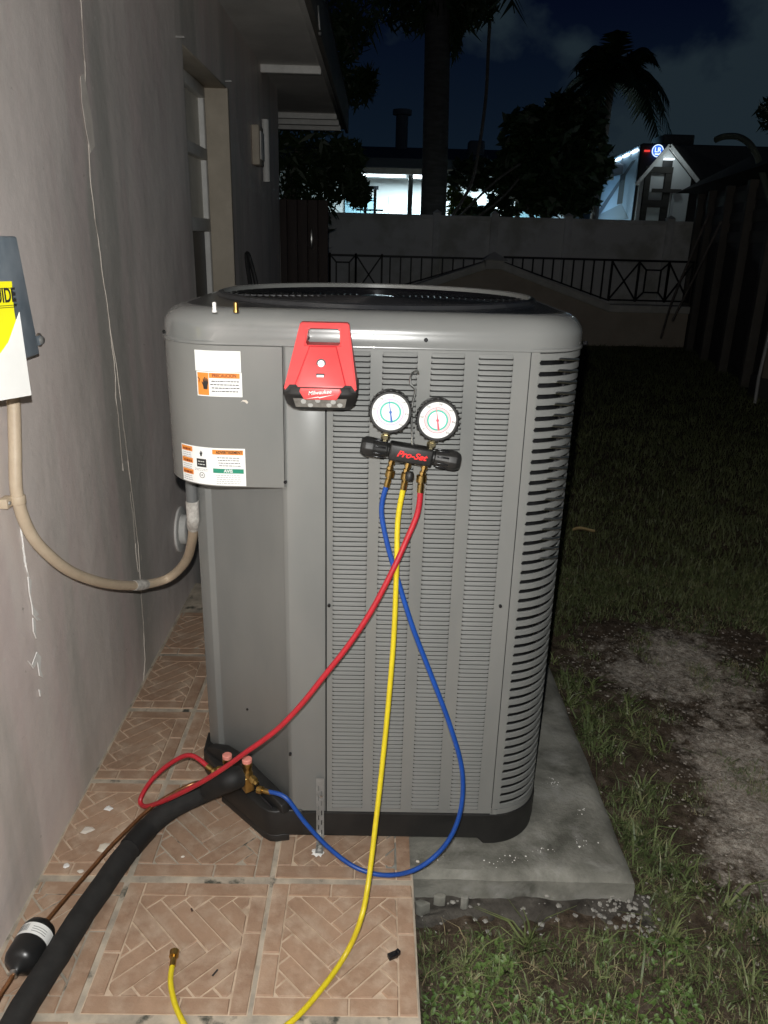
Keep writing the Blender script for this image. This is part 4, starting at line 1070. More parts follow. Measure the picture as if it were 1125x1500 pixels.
# black lower shroud with lens
z1_ = zb-.040
def lvl(z, y0, k, y1=1.488): return [(LC.x-.0675*k, y1, z), (LC.x-.0675*k, y0+.012, z), (LC.x-.050*k, y0, z), (LC.x+.050*k, y0, z), (LC.x+.0675*k, y0+.012, z), (LC.x+.0675*k, y1, z)]
L4 = [lvl(zb+.006, 1.386, 1.0), lvl(zb-.006, 1.380, 1.015), lvl(zb-.030, 1.398, .93), lvl(z1_, 1.412, .80)]
q = MB(); q.sheet([r+[r[0]] for r in L4]); q.add(L4[0], [tuple(range(6))]); q.add(L4[-1], [tuple(range(6))])
q.build('lens_shroud', BLACKP, wl, bevel=.003)
# tabs rising onto the red housing at both sides of the badge
for sg in (-1, 1):
    q = MB(); q.add([F3(sg*.98, -.02, .002), F3(sg*.86, .085, .002), F3(sg*.50, .085, .002), F3(sg*.42, -.02, .004)], [(0, 1, 2, 3)]); 
    q.add([F3(sg*.98, -.02, -.004), F3(sg*.86, .085, -.002), F3(sg*.50, .085, -.002), F3(sg*.42, -.02, -.002)], [(3, 2, 1, 0)]); q.build('shroud_tab', BLACKP, wl, bevel=0)
bd = [(-.56, .055), (.60, .055), (.64, .00), (.50, -.13), (-.46, -.13), (-.60, .00)]
q = MB(); by = 1.3782
def B3(u, v, o): return (LC.x+u*.062, by-o, zb+H_*v)
q.add([B3(u, v, 0) for u, v in bd]+[B3(u*.97, v*.95, .0022) for u, v in bd], [tuple(range(6, 12))]+[(i, (i+1) % 6, (i+1) % 6+6, i+6) for i in range(6)]+[tuple(range(6))[::-1]])
bdg = q.build('badge', RED, wl, bevel=.0006)
off = -Vector(wl.location)
text('lettering', 'Milwaukee', .0098, WHITE, bdg, Matrix.Translation(off+Vector((LC.x+.000, by-.0027, zb-.001))) @ Matrix.Rotation(-.10, 4, 'Y') @ FRONT, shear=.30, bold=.0001, sx=1.0)
q = MB(); q.add([B3(u, v, .0026) for u, v in ((-.44, -.105), (-.05, -.062), (-.09, -.083), (.42, -.030), (.0, -.085), (.03, -.104) , (-.40, -.098))][:0] or [B3(-.42, -.118, .0026), B3(-.04, -.075, .0026), B3(-.05, -.088, .0026), B3(.44, -.036, .0026), B3(.0, -.100, .0026), B3(.0, -.085, .0026)], [(0, 1, 5), (2, 3, 4)]); q.build('lightning_stroke', WHITE, bdg, fix=False)
# lens window
lx = .0485; q = MB(); ya, yb = 1.3815, 1.3972
za, zb2 = zb-.0135, zb-.0320
q.add([(LC.x-lx, ya+.004-.003, za), (LC.x+lx, ya+.004-.003, za), (LC.x+lx*.93, yb-.002, zb2), (LC.x-lx*.93, yb-.002, zb2)], [(0, 1, 2, 3)])
lens = q.build('lens', mat('lens_plastic', (.16, .155, .14), .12, col2=(.26, .25, .23), scale=60), wl, fix=False)
for cx, cz in ((-.030, .35), (-.004, .2), (.024, .35), (-.018, .75), (.016, .72), (.036, .7)):
    yy = ya+(yb-ya)*cz; zz = za+(zb2-za)*cz
    MB().lathe((LC.x+cx, yy-.0015, zz), (0, -1, -.4), [(0, .0050), (.0006, .0045), (.0006, .0016), (.0012, .001)], 12).build('led_cup', mat('reflector', (.42, .42, .40), .3), lens)

# ================================================================== WALL-MOUNTED GEAR
bx = thing('disconnect_box', 'blue grey metal electrical disconnect box on the house wall at the left edge', 'electrical box', (WX, 1.5, 1.1))
bd_ = .070
q = MB()
pa = at(25, 346, x=WX+bd_); pb_ = at(59, 519, x=WX+bd_); y_near = pa.y-.30
fz = [(y_near, pa.z), (pa.y, pa.z), (pb_.y, pb_.z), (y_near, pb_.z)]
q.add([(WX+.002, y, z) for y, z in fz]+[(WX+bd_, y, z) for y, z in fz], [tuple(range(4)), (7, 6, 5, 4)]+[(i, (i+1) % 4, (i+1) % 4+4, i+4) for i in range(4)])
q.build('cover', BOXM, bx, bevel=.004)
p = at(60, 498, x=WX+.006)
MB().lathe((WX-.002, p.y, p.z), (1, 0, 0), [(0, .015), (.006, .015), (.007, .013)], 20).build('mounting_lug', mat('old_zinc', (.30, .25, .21), .5, metal=.4, col2=(.2, .17, .14), scale=60), bx, smooth=True)
MB().lathe((WX+.004, p.y, p.z), (1, 0, 0), [(0, .009), (.006, .0085), (.008, .006)], 12).build('screw', GALV, bx, smooth=True)
q = MB(); q.prism([(pb_.y-.03, p.z-.012), (p.y, p.z-.010), (p.y, p.z+.010), (pb_.y-.03, p.z+.012)], WX+.002, WX+.006, axis='x'); q.build('lug_arm', BOXM, bx)
# energy label sheet taped over box
xs_ = WX+bd_+.012
es = thing('energy_label', 'yellow and white energy guide sheet taped over the electrical box at the left edge', 'paper label', (xs_, 1.4, 1.1))
LF = .075      # the sheet curls away from the box towards its far edge
xf_ = xs_+LF
c1 = at(17, 412, x=xf_); c3 = at(26, 584, x=xf_); YN = c1.y-.16
def sheetpt(sf, z, lift=0):      # sf: 0 near edge, 1 far edge
    return (xs_+LF*sf**1.2+lift, YN+(c1.y-YN)*sf, z)
nz_ = 12; rws = []
for k in range(nz_+1):
    t = k/nz_; z = c1.z+(c3.z-c1.z)*t
    rws.append([sheetpt(q_, z+.003*(1-q_), .0025*sin(t*6+q_*3)) for q_ in np.linspace(0, 1+.012*t, 9)])
MB().sheet(rws).build('yellow_sheet', [YELL], es, smooth=True, fix=False)
zA = at(18, 458, x=xf_).z; zB = c3.z
q = MB(); tri = [(1.004, zA), (.86, zA-.045*1.0), (.62, zA-.085), (.50, zB), (1.016, zB-.001)]
q.add([sheetpt(a_, z, .0048) for a_, z in tri]+[sheetpt(a_, z, .0056) for a_, z in tri], [tuple(range(5)), tuple(range(9, 4, -1))]+[(i, (i+1) % 5, (i+1) % 5+5, i+5) for i in range(5)])
q.add([sheetpt(a_, z, .0050) for a_, z in ((.62, zA-.085), (0, zA-.10), (0, zB), (.50, zB))], [(0, 1, 2, 3)])
q.build('white_sheet', PAPER, es)
RIGHTW = Matrix(((0, 0, 1, 0), (1, 0, 0, 0), (0, 1, 0, 0), (0, 0, 0, 1)))      # text on the wall, read from +x, running along +y
tl = Vector((LF*1.05, c1.y-YN, 0)).normalized(); zt2 = at(9, 434, x=xf_).z
mw = Matrix(((tl.x, 0, tl.y, 0), (tl.y, 0, -tl.x, 0), (0, 1, 0, 0), (0, 0, 0, 1)))
text('lettering', 'ENERGYGUIDE', .031, INK, es, Matrix.Translation(Vector(sheetpt(.985, zt2, .0060))-Vector(es.location)) @ mw, align='RIGHT', bold=.0005, sx=.56)
q = MB()
for zz in (423, 449, 452):
    z = at(9, zz, x=xf_).z; q.add([sheetpt(a_, z+h, .0052) for a_, h in ((.3, 0), (.97, 0), (.97, .0008), (.3, .0008))], [(0, 1, 2, 3)])
q.build('rule_lines', INK, es, fix=False)
# conduit
cp_ = [at(15, 545, x=WX+.030), at(20, 590, x=WX+.028), at(22, 650, x=WX+.026), at(25, 725, x=WX+.024), at(44, 780, x=WX+.03), at(74, 815, x=WX+.045), at(110, 840, x=WX+.06), at(158, 855, x=WX+.08), at(205, 857, x=WX+.11), at(246, 847, x=WX+.16), at(272, 822, x=WX+.23), at(282, 788, x=WX+.285), at(283, 760, x=WX+.31)]
cdt = thing('flexible_conduit', 'cream flexible electrical conduit drooping from the wall box to the condenser', 'conduit', (WX+.03, 1.55, .8))
path = smooth_path(cp_, 10); MB().tube(path, .0125, 14).build('tube', CREAM, cdt, smooth=True)
pe = path[-1]; top = Vector((pe.x, pe.y, .905))
MB().tube([path[-6], path[-3], pe, pe+Vector((0, 0, .045))], .0152, 14).build('tape_sleeve', CHALK, cdt, smooth=True)
MB().lathe(pe+Vector((0, 0, .045)), (0, 0, 1), [(0, .0135), (max(.02, .86-pe.z-.0), .0135), (.905-pe.z-.046, .0135)], 14).build('connector', mat('connector_grey', (.14, .145, .145), .5), cdt, smooth=True)
k_ = min(range(len(path)), key=lambda i: (path[i]-at(205, 857, x=WX+.11)).length)
MB().tube(path[k_-2:k_+3], [.0135, .0150, .0152, .0148, .0135], 14).build('sealant_lump', CHALK, cdt, smooth=True)
k_ = min(range(len(path)), key=lambda i: (path[i]-at(24, 731, x=WX+.025)).length); pc = path[k_]
q = MB(); q.tube([pc+Vector((0, 0, -.009)), pc+Vector((0, 0, .009))], .0150, 16); q.box((WX+.001, pc.y-.034, pc.z-.010), (WX+.018, pc.y-.004, pc.z+.010)); q.build('pipe_clamp', CREAM, cdt, bevel=.0015)
MB().lathe((WX+.017, pc.y-.024, pc.z), (1, 0, 0), [(0, .005), (.003, .004)], 8).build('clamp_screw', GALV, cdt)
# round cover plate low on the wall
p = at(264, 775, x=WX)
rp = thing('wall_cap', 'pale round pipe cover plate low on the wall behind the conduit', 'cover plate', (WX, p.y, p.z))
MB().lathe((WX-.002, p.y, p.z), (1, 0, 0), [(0, .088), (.008, .088), (.010, .084), (.010, .070)], 28).build('flange', TRIM, rp, smooth=True)
MB().lathe((WX+.008, p.y, p.z), (1, 0, 0), [(0, .058), (.022, .056), (.026, .048), (.026, .03)], 28).build('collar', TRIM, rp, smooth=True)
# pipe and box near the far corner of the house
p0 = at(380, 186, x=WX+.02); p1 = at(384, 252, x=WX+.02)
jb = thing('junction_box', 'small pale box with a vertical pipe high on the wall past the window', 'junction box', (WX, p0.y, p0.z))
MB().tube([(WX+.035, p0.y+.15, p0.z+.06), (WX+.035, p0.y+.15, p1.z-.05)], .022, 10).build('pipe', TRIM, jb, smooth=True)
MB().box((WX+.001, p0.y-.20, p1.z+.02), (WX+.045, p0.y-.02, p0.z-.01)).build('box_body', JAMB, jb, bevel=.006)
MB().box((WX+.046, p0.y-.18, p1.z+.05), (WX+.052, p0.y-.04, p0.z-.04)).build('box_lid', TRIM, jb, bevel=.003)
# black bar handle leaning at the wall behind the unit
ph = at(364, 380, x=WX+.06); 
hd = thing('steel_bar', 'thin black bar handle leaning on the wall behind the condenser', 'bar', (WX+.12, 4.3, 0))
q = MB(); top_ = Vector((WX+.025, 4.42, at(364, 380, y=4.42).z)); q.tube(smooth_path([(WX+.20, 4.30, 0), (WX+.06, 4.40, 1.0), top_, top_+Vector((.02, -.02, .0)), (WX+.10, 4.36, 1.0), (WX+.23, 4.26, 0)], 6), .012, 8); q.build('rod', IRON, hd, smooth=True)
# anchor strap at the front of the base
pS = at(468, 1246, z=.0)
sp_ = thing('anchor_strap', 'perforated galvanised anchor strap fixed to the tile at the condenser front', 'strap', (pS.x, 1.47, 0))
q = MB(); sx0, sx1 = pS.x-.0092, pS.x+.0092; ysp = UY0-.0075; zt_ = at(468, 1140, y=ysp).z
cols_ = [sx0, sx0+.0045, sx0+.0068, sx1-.0068, sx1-.0045, sx1]
n_r = 26; dzr = (zt_-.004)/n_r
for r_ in range(n_r):
    za_, zb_ = .004+r_*dzr, .004+(r_+1)*dzr
    for c_i in range(5):
        hole = (c_i == 1 and r_ % 4 in (1, 2)) or (c_i == 3 and r_ % 4 in (3, 0))
        if hole and r_ < 23: continue
        q.box((cols_[c_i], ysp-.0012, za_), (cols_[c_i+1], ysp, zb_))
q.box((sx0, pS.y-.012, .0022), (sx1, ysp, .0036))
q.build('strap_body', GALV, sp_)
MB().lathe((pS.x, pS.y+.004, .0038), (0, 0, 1), [(0, .0075), (.004, .0075), (.0045, .005)], 6).build('bolt', STEEL, sp_)
MB().lathe((pS.x+.003, ysp-.001, zt_-.05), (0, -1, 0), [(0, .004), (.003, .0035)], 8).build('screw', STEEL, sp_, smooth=True)
# white drilling dust
def splat(name, label, cat, c, r, m, n=11, h=.0016, kind=None):
    q = MB(); P = [(c[0]+r*random.uniform(.45, 1)*cos(2*pi*i/n), c[1]+r*.9*random.uniform(.45, 1)*sin(2*pi*i/n)) for i in range(n)]
    q.add([(x, y, c[2]) for x, y in P]+[(c[0]+(x-c[0])*.6, c[1]+(y-c[1])*.6, c[2]+h) for x, y in P], [tuple(range(n, 2*n))]+[(i, (i+1) % n, (i+1) % n+n, i+n) for i in range(n)])
    o = q.build(name, m); return tag(o, label, cat, kind=kind)
splat('drill_dust', 'small white heap of drilling dust round the foot of the anchor strap', 'dust', (pS.x-.002, pS.y-.006, .0008), .021, PATCH, 17, .0022)

# ================================================================== DEBRIS
def chip(px, py, r, label, m=PATCH, cat='paint chip', z=.0012, group=None, name='paint_flake'):
    p = at(px, py, z=z); o = splat(name, label, cat, (p.x, p.y, p.z), r, m, 8, .002); 
    if group: o['group'] = group
    return o
G = 'paint flakes fallen along the foot of the wall'
chip(158, 1184, .016, 'white paint flake on the tiles left of the red hose loop', group=G)
chip(128, 1215, .022, 'large pale stain of loose plaster beside the wall foot', m=CRACK, group=G)
chip(152, 1241, .020, 'long cream flake on the tiles just above the copper pipe', m=mat('cream_flake', (.68, .62, .52), .8), group=G)
chip(97, 1268, .011, 'round white flake lying closest to the wall foot', group=G)
chip(118, 1276, .010, 'pale flake touching the wall side of the copper pipe', m=CRACK, group=G)
chip(268, 1255, .006, 'tiny grey chip on the tile below the black pipe', m=CRACK, group=G)
chip(612, 1262, .006, 'small chip of mortar near the tile edge', group=G, m=CRACK)
p = at(577, 1400, z=.004)
q = MB(); q.box((-.013, -.006, 0), (.008, .006, .010), mtx=Matrix.Translation((p.x, p.y, .001)) @ Matrix.Rotation(.45, 4, 'Z')); q.box((.006, -.007, .002), (.013, .003, .013), mtx=Matrix.Translation((p.x, p.y, .001)) @ Matrix.Rotation(.7, 4, 'Z'))
tag(q.build('plastic_cap', BLACKG, bevel=.0015), 'small black plastic cap lying on the tile near its right edge', 'cap')
p = at(315, 1425, z=.001); q = MB(); q.box((-.0015, -.008, 0), (.0015, .008, .0015), mtx=Matrix.Translation((p.x, p.y, .0005)) @ Matrix.Rotation(-.5, 4, 'Z'))
tag(q.build('twig', INK), 'tiny dark twig on the tile beside the yellow hose end', 'twig')
p = at(281, 1333, z=.001); q = MB(); q.box((-.002, -.004, 0), (.002, .004, .002), mtx=Matrix.Translation((p.x, p.y, .0005)) @ Matrix.Rotation(.5, 4, 'Z'))
tag(q.build('crumb', mat('brown_crumb', (.06, .03, .02), .9)), 'tiny dark crumb on the tile above the yellow hose end', 'crumb')
# dry leaf on the lawn
p = at(855, 779, z=-.045); q = MB(); rws = []
for i in range(9):
    t = i/8; w = .018*sin(pi*t)**.7+.001; rws.append([(p.x-.06+.12*t, p.y+s*w, -.04+.012*abs(s)+.006*sin(5*t)) for s in (-1, -.5, 0, .5, 1)])
q.sheet(rws); tag(q.build('dry_leaf', mat('dry_leaf', (.48, .36, .17), .7, col2=(.36, .25, .11), scale=40), smooth=True, fix=False), 'yellow dry leaf on the dark lawn right of the condenser', 'leaf')

# ---- pebbles (uncountable) on soil and footing
def stones(n, fn, smin, smax, name, m, label):
    vs = []; fs = []; base_v = np.array([(0, 0, 1), (1, 0, 0), (0, 1, 0), (-1, 0, 0), (0, -1, 0), (.6, .6, .55), (-.6, .6, .5), (-.6, -.6, .55), (.6, -.6, .5)], float)
    for k in range(n):
        x, y, z = fn(); s = random.uniform(smin, smax)*random.uniform(.5, 1.2); R = random.uniform(0, 6.28); c, s_ = cos(R), sin(R)
        o = len(vs)
        for v in base_v:
            v = v*np.array([s*random.uniform(.7, 1.3), s*random.uniform(.6, 1.1), s*random.uniform(.4, .7)]); vs.append((x+v[0]*c-v[1]*s_, y+v[0]*s_+v[1]*c, z+v[2]))
        for f in ((0, 5, 6), (0, 6, 7), (0, 7, 8), (0, 8, 5), (5, 1, 2), (5, 2, 6), (6, 2, 3), (6, 3, 7), (7, 3, 4), (7, 4, 8), (8, 4, 1), (8, 1, 5)): fs.append(tuple(o+i for i in f))
    q = MB(); q.add(vs, fs); return tag(q.build(name, m, fix=False), label, kind='stuff')
def fn_sand():
    while True:
        x = random.uniform(.65, 2.4); y = random.uniform(1.0, 3.4)
        if sandmask(x, y) > random.uniform(.05, 1.1): return x, y, ground_z(x, y)
stones(3600, fn_sand, .0015, .0065, 'pebbles', mat('pebble', (.42, .38, .33), .9, col2=(.15, .125, .10), scale=60), 'small loose pebbles on the sandy patch')
def fn_foot():
    x = random.choice((random.uniform(.13, .66), random.gauss(.62, .03), random.gauss(.58, .04))); y = random.uniform(1.31, 1.40); return x, y, -.055-(1.41-y)*.33
stones(170, fn_foot, .002, .008, 'mortar_crumbs', PATCH if 0 else mat('mortar_crumb', (.34, .33, .30), .9, col2=(.2, .19, .17), scale=70), 'pale mortar crumbs along the pad foot')
def fn_pad(): 
    x, y = random.choice(((.43, 1.47), (.17, 1.44), (.30, 1.44), (.35, 1.45), (.53, 1.50), (.55, 1.62), (.50, 1.72)));
    return x+random.gauss(0, .013), y+random.gauss(0, .009), -.001
stones(70, fn_pad, .0008, .0028, 'plaster_crumbs', PATCH, 'scattered white plaster crumbs on the concrete pad')
for k, (px, py, r_) in enumerate(((645, 1312, .018), (618, 1325, .02), (680, 1318, .012))):
    p = at(px, py, z=-.05); q = MB(); n = 7; P = [(p.x+r_*random.uniform(.6, 1)*cos(2*pi*i/n), p.y+r_*.6*random.uniform(.6, 1)*sin(2*pi*i/n)) for i in range(n)]
    q.prism(P, -.075, -.048+.004*k); tag(q.build('concrete_shard', CONC, bevel=.002), ['flat grey concrete shard under the pad beside the tile edge', 'broad concrete shard touching the patio edge', 'small concrete shard right of the two bigger ones'][k], 'stone', 'concrete shards under the pad')

# ---- grass
def blades(n, fn, hmin, hmax, w, name, m, label, lean=.7):
    P = np.array([fn() for _ in range(n)]); h = rng.uniform(hmin, hmax, n)*P[:, 3]; a = rng.uniform(0, 2*pi, n); ln = rng.uniform(.1, lean, n)*h; tw = rng.uniform(0, 2*pi, n)
    ww = w*rng.uniform(.6, 1.3, n)*np.clip(P[:, 3], .8, 1.5)
    dx, dy = np.cos(a)*ln, np.sin(a)*ln; sx, sy = np.cos(tw)*ww, np.sin(tw)*ww
    b0 = P[:, :3]; V = np.zeros((n, 5, 3))
    V[:, 0] = b0+np.stack([sx, sy, -.004+0*h], 1); V[:, 1] = b0-np.stack([sx, sy, .004+0*h], 1)
    V[:, 2] = b0+np.stack([dx*.4+sx*.8, dy*.4+sy*.8, h*.55], 1); V[:, 3] = b0+np.stack([dx*.4-sx*.8, dy*.4-sy*.8, h*.55], 1)
    V[:, 4] = b0+np.stack([dx*1.3, dy*1.3, h*np.clip(1-.45*(ln/h)**2, .3, 1)], 1)
    o = np.arange(n)*5; F = np.stack([np.stack([o, o+1, o+3], 1), np.stack([o, o+3, o+2], 1), np.stack([o+2, o+3, o+4], 1)], 1).reshape(-1, 3)
    me = bpy.data.meshes.new(name); me.vertices.add(n*5); me.vertices.foreach_set('co', V.ravel()); me.loops.add(len(F)*3); me.loops.foreach_set('vertex_index', F.ravel().astype(np.int32))
    me.polygons.add(len(F)); me.polygons.foreach_set('loop_start', np.arange(len(F), dtype=np.int32)*3); me.update(calc_edges=True); me.validate()
    me.materials.append(m); ob = bpy.data.objects.new(name, me); COL.objects.link(ob); return tag(ob, label, kind='stuff')
def free(x, y): return not (x < .118 or (x < .655 and 1.31 < y < 2.66))
def fn_near():
    while True:
        x = random.uniform(.12, 2.2); y = random.uniform(.9, 3.4)
        if not free(x, y): continue
        d = 1.25*fbm(x, y, 4.5, 3, 11)+.6*fbm(x, y, 13, 3, 3); s = sandmask(x, y)
        th = .0 + .75*max(0, s) - (.35 if y < 1.45 else 0) - (.35 if y > 3 else 0)
        if x < 1.0 and y > 1.45: th += .22
        if d > th-.28 + random.uniform(-.2, .2): return x, y, ground_z(x, y), random.uniform(.4, 1.0)*(1.15 if y < 1.5 else .8)*(1.9 if random.random() < .06 else 1)
def fn_far():
    while True:
        y = 2.7+9.2*random.random()**1.7; x = random.uniform(.5, 1.2+.42*y)
        if sandmask(x, y) > .35*random.random(): continue
        if free(x, y): return x, y, ground_z(x, y), random.uniform(.6, 1.2)*(1+.10*(y-2.7))
GR = mat('grass_blade', (.062, .088, .030), .55, col2=(.15, .19, .072), scale=13, detail=3, col3=(.30, .26, .15), s3=16, lo3=.54, hi3=.68)
GRF = mat('lawn_blade', (.060, .072, .026), .6, col2=(.115, .130, .050), scale=6, detail=3)
STRAW = mat('straw_blade', (.30, .25, .14), .7, col2=(.20, .16, .09), scale=30)
blades(62000, fn_near, .010, .040, .0014, 'grass', GR, 'short green and dry grass around the concrete pad', 1.3)
blades(90000, fn_far, .018, .045, .0022, 'lawn_grass', GRF, 'dark lawn grass reaching back to the garden wall', .9)
blades(5200, fn_near, .015, .050, .0011, 'dead_grass', STRAW, 'dry straw coloured blades among the grass', 2.2)
_tc = []
while len(_tc) < 95:
    x = random.uniform(.14, 1.7); y = random.uniform(.92, 2.6)
    if free(x, y) and sandmask(x, y) < .55: _tc.append((x, y, random.uniform(.6, 1.5)))
def fn_rosette():
    cx, cy, k = random.choice(_tc); x = cx+random.gauss(0, .007); y = cy+random.gauss(0, .007)
    return x, y, ground_z(x, y), k*random.uniform(.6, 1.1)
def fn_tuft():
    cx, cy = random.choice(((.70, 2.05), (.72, 1.95), (.70, 1.62), (.74, 1.55), (.79, 1.47), (.70, 2.35), (.76, 1.75), (.9, 1.3), (.95, 1.2)))
    x = cx+random.gauss(0, .03); y = cy+random.gauss(0, .04)
    if x < .66 and y > 1.31: x = .66+random.random()*.03
    return x, y, ground_z(x, y), random.uniform(.8, 1.6)
blades(900, fn_tuft, .03, .055, .0016, 'edge_tufts', GR, 'longer grass tufts along the pad edge', 1.7)
blades(1900, fn_rosette, .03, .060, .0019, 'grass_tufts', mat('tuft_blade', (.085, .115, .035), .5, col2=(.19, .22, .09), scale=9), 'splayed rosettes of longer grass round the pad', 2.3)
# broad-leaved ground cover near the tiles
def leaves(n, fn, smin, smax, name, m, label, flat=.5):
    q = MB(); vs = []; fs = []
    for k in range(n):
        x, y, z, s0_ = fn(); s = random.uniform(smin, smax); a = random.uniform(0, 6.28); tl = random.uniform(-flat, flat); z += random.uniform(.002, .022)
        d1 = Vector((cos(a), sin(a), tl)); d2 = Vector((-sin(a), cos(a), random.uniform(-flat, flat))); c = Vector((x, y, z)); o = len(vs)
        for u, v in ((-1, 0), (-.45, .42), (.35, .48), (1, 0), (.35, -.48), (-.45, -.42), (0, 0)): vs.append(tuple(c+d1*u*s+d2*v*s+Vector((0, 0, -.15*s if (u, v) == (0, 0) else 0))))
        for i in range(6): fs.append((o+i, o+(i+1) % 6, o+6))
    q.add(vs, fs); return tag(q.build(name, m, fix=False), label, kind='stuff')
def fn_clover():
    while True:
        x = random.uniform(.125, .9); y = random.uniform(.9, 1.30)
        if fbm(x, y, 6, 3, 21) + (.35-abs(x-.25))*1.1 > .22+random.uniform(-.2, .2): return x, y, ground_z(x, y), 1
leaves(1700, fn_clover, .003, .0095, 'ground_cover', mat('weed_leaf', (.060, .115, .025), .5, col2=(.13, .20, .055), scale=12), 'bright green broad leaved weeds beside the tile edge', .6)
def fn_litter():
    x, y, z, s = fn_near(); return x, y, z-.006, s
leaves(3200, fn_litter, .002, .006, 'leaf_litter', mat('litter', (.26, .20, .13), .8, col2=(.06, .045, .030), scale=30), 'brown crumbs of leaf litter on the soil', .5)

# ================================================================== FAR END OF THE YARD
# low gabled garden wall
YW = 12.0
gw = thing('garden_wall', 'low beige garden wall with a pale gabled coping at the end of the yard', 'wall', (1.7, YW, -.1))
xl, xr = -3.0, 4.75; zf_ = .53
outl = [(xl, -.12), (xr, -.12), (xr, zf_-.10), (3.5, zf_-.10), (1.92, 1.0), (1.62, 1.0), (-.02, zf_-.10), (xl, zf_-.10)]
q = MB(); q.prism(outl, YW+.03, YW+.20, axis='y'); q.build('wall_body', BEIGEW, gw)
def coping(p, c, w=.26, h=.11): q = MB(); q.bar((p[0], YW+.115, p[1]), (c[0], YW+.115, c[1]), w, h); return q.build('coping', COPING, gw, bevel=.012)
coping((3.5, zf_-.05), (xr, zf_-.05)); coping((3.52, zf_-.045), (1.86, 1.05)); coping((1.60, 1.05), (-.04, zf_-.045)); coping((-.02, zf_-.05), (xl, zf_-.05))
q = MB(); q.box((1.60, YW-.02, 1.0), (1.88, YW+.25, 1.13)); q.build('peak_block', COPING, gw, bevel=.01)
q = MB(); q.add([(1.55, YW-.06, 1.13), (1.93, YW-.06, 1.13), (1.93, YW+.29, 1.13), (1.55, YW+.29, 1.13), (1.74, YW+.11, 1.25), (1.66, YW-.06, 1.165), (1.82, YW-.06, 1.165)], [(0, 3, 2, 1), (0, 1, 4), (1, 2, 4), (2, 3, 4), (3, 0, 4)]); q.build('peak_cap', COPING, gw)
# iron railing on the wall
rl = thing('iron_railing', 'black wrought iron railing with crosses and pickets on the gabled wall', 'railing', (1.7, YW+.1, .6))
YR = YW+.11; zr = 1.175
def irn(name, p, c, w=.022): q = MB(); q.bar((p[0], YR, p[1]), (c[0], YR, c[1]), w); return q.build(name, IRON, rl)
irn('top_rail', (xl, zr-.03), (1.60, zr-.03), .03); irn('top_rail', (1.88, zr), (xr, zr), .03)
def slope_z(x):
    if x > 3.5 or x < 0: return zf_
    return 1.08-(abs(x-1.74)-.13)*.333 if abs(x-1.74) > .13 else 1.1
irn('bottom_rail', (1.9, slope_z(1.9)+.03), (3.5, slope_z(3.5)+.06)); irn('bottom_rail', (3.5, .60), (xr, .60)); irn('bottom_rail', (1.58, slope_z(1.58)+.03), (-.0, .62)); irn('bottom_rail', (0, .60), (xl, .60))
for k in range(10): x = 2.02+k*.153; irn('picket', (x, slope_z(x)+.04), (x, zr))
for k in range(9): x = 1.44-k*.157; irn('picket', (x, slope_z(x)+.04), (x, zr-.03))
def xpanel(x0, x1): irn('post', (x0, .58), (x0, zr), .03); irn('post', (x1, .58), (x1, zr), .03); irn('cross_bar', (x0, .60), (x1, zr-.02)); irn('cross_bar', (x0, zr-.02), (x1, .60))
def hexpanel(x0, x1):
    w = x1-x0
    for a, c in (((x0, zr-.02), (x0+w*.25, zr-.13)), ((x0+w*.25, zr-.13), (x1-w*.25, zr-.13)), ((x1-w*.25, zr-.13), (x1, zr-.02)), ((x0, .60), (x0+w*.25, .72)), ((x0+w*.25, .72), (x1-w*.25, .72)), ((x1-w*.25, .72), (x1, .60)), ((x0+w*.25, .72), (x0+w*.25, zr-.13)), ((x1-w*.25, .72), (x1-w*.25, zr-.13))): irn('panel_bar', a, c)
    irn('post', (x1, .58), (x1, zr), .03)
xpanel(3.52, 3.93); hexpanel(3.93, 4.38); xpanel(4.38, 4.74); xpanel(-.33, .06); hexpanel(-.72, -.33); irn('post', (-.72, .58), (-.72, zr), .03); xpanel(-1.12, -.72); hexpanel(-1.52, -1.12)
# white vinyl fence behind
YF = 13.0
vf = thing('vinyl_fence', 'stained white vinyl panel fence behind the iron railing', 'fence', (1.7, YF, -.1))
xs_f = [-3.2, -.95, .92, 1.83, 3.0, 4.62, 6.6]
for i, x in enumerate(xs_f):
    q = MB(); q.box((x-.06, YF-.06, -.12), (x+.06, YF+.06, 1.80)); q.build('fence_post', FENCEW, vf, bevel=.008)
    q = MB(); q.add([(x-.07, YF-.07, 1.80), (x+.07, YF-.07, 1.80), (x+.07, YF+.07, 1.80), (x-.07, YF+.07, 1.80), (x, YF, 1.85)], [(0, 3, 2, 1), (0, 1, 4), (1, 2, 4), (2, 3, 4), (3, 0, 4)]); q.build('post_cap', FENCEW, vf)
    if i < len(xs_f)-1:
        q = MB(); q.box((x+.061, YF-.012, -.1), (xs_f[i+1]-.061, YF+.012, 1.70)); q.build('fence_panel', FENCEW, vf)
        q = MB(); q.box((x+.061, YF-.03, 1.70), (xs_f[i+1]-.061, YF+.03, 1.765)); q.build('fence_rail', FENCEW, vf, bevel=.006)
# brown gate at the house's far corner
gt = thing('wooden_gate', 'dark reddish brown board gate at the far corner of the house', 'gate', (-.58, 6.3, 0))
for k in range(5):
    q = MB(); x0 = -.78+k*.079; q.box((x0, 6.30, -.05), (x0+.076, 6.33, 1.65)); q.build('board', WOODD, gt, bevel=.003)
q = MB(); q.tube([(-.512, 6.285, 1.30), (-.512, 6.27, 1.33), (-.512, 6.27, 1.41), (-.512, 6.285, 1.44)], .008, 6); q.build('handle', STEEL, gt, smooth=True)
for z in (.3, 1.5):
    MB().box((-.78, 6.331, z), (-.385, 6.36, z+.1)).build('ledge', WOODD, gt)

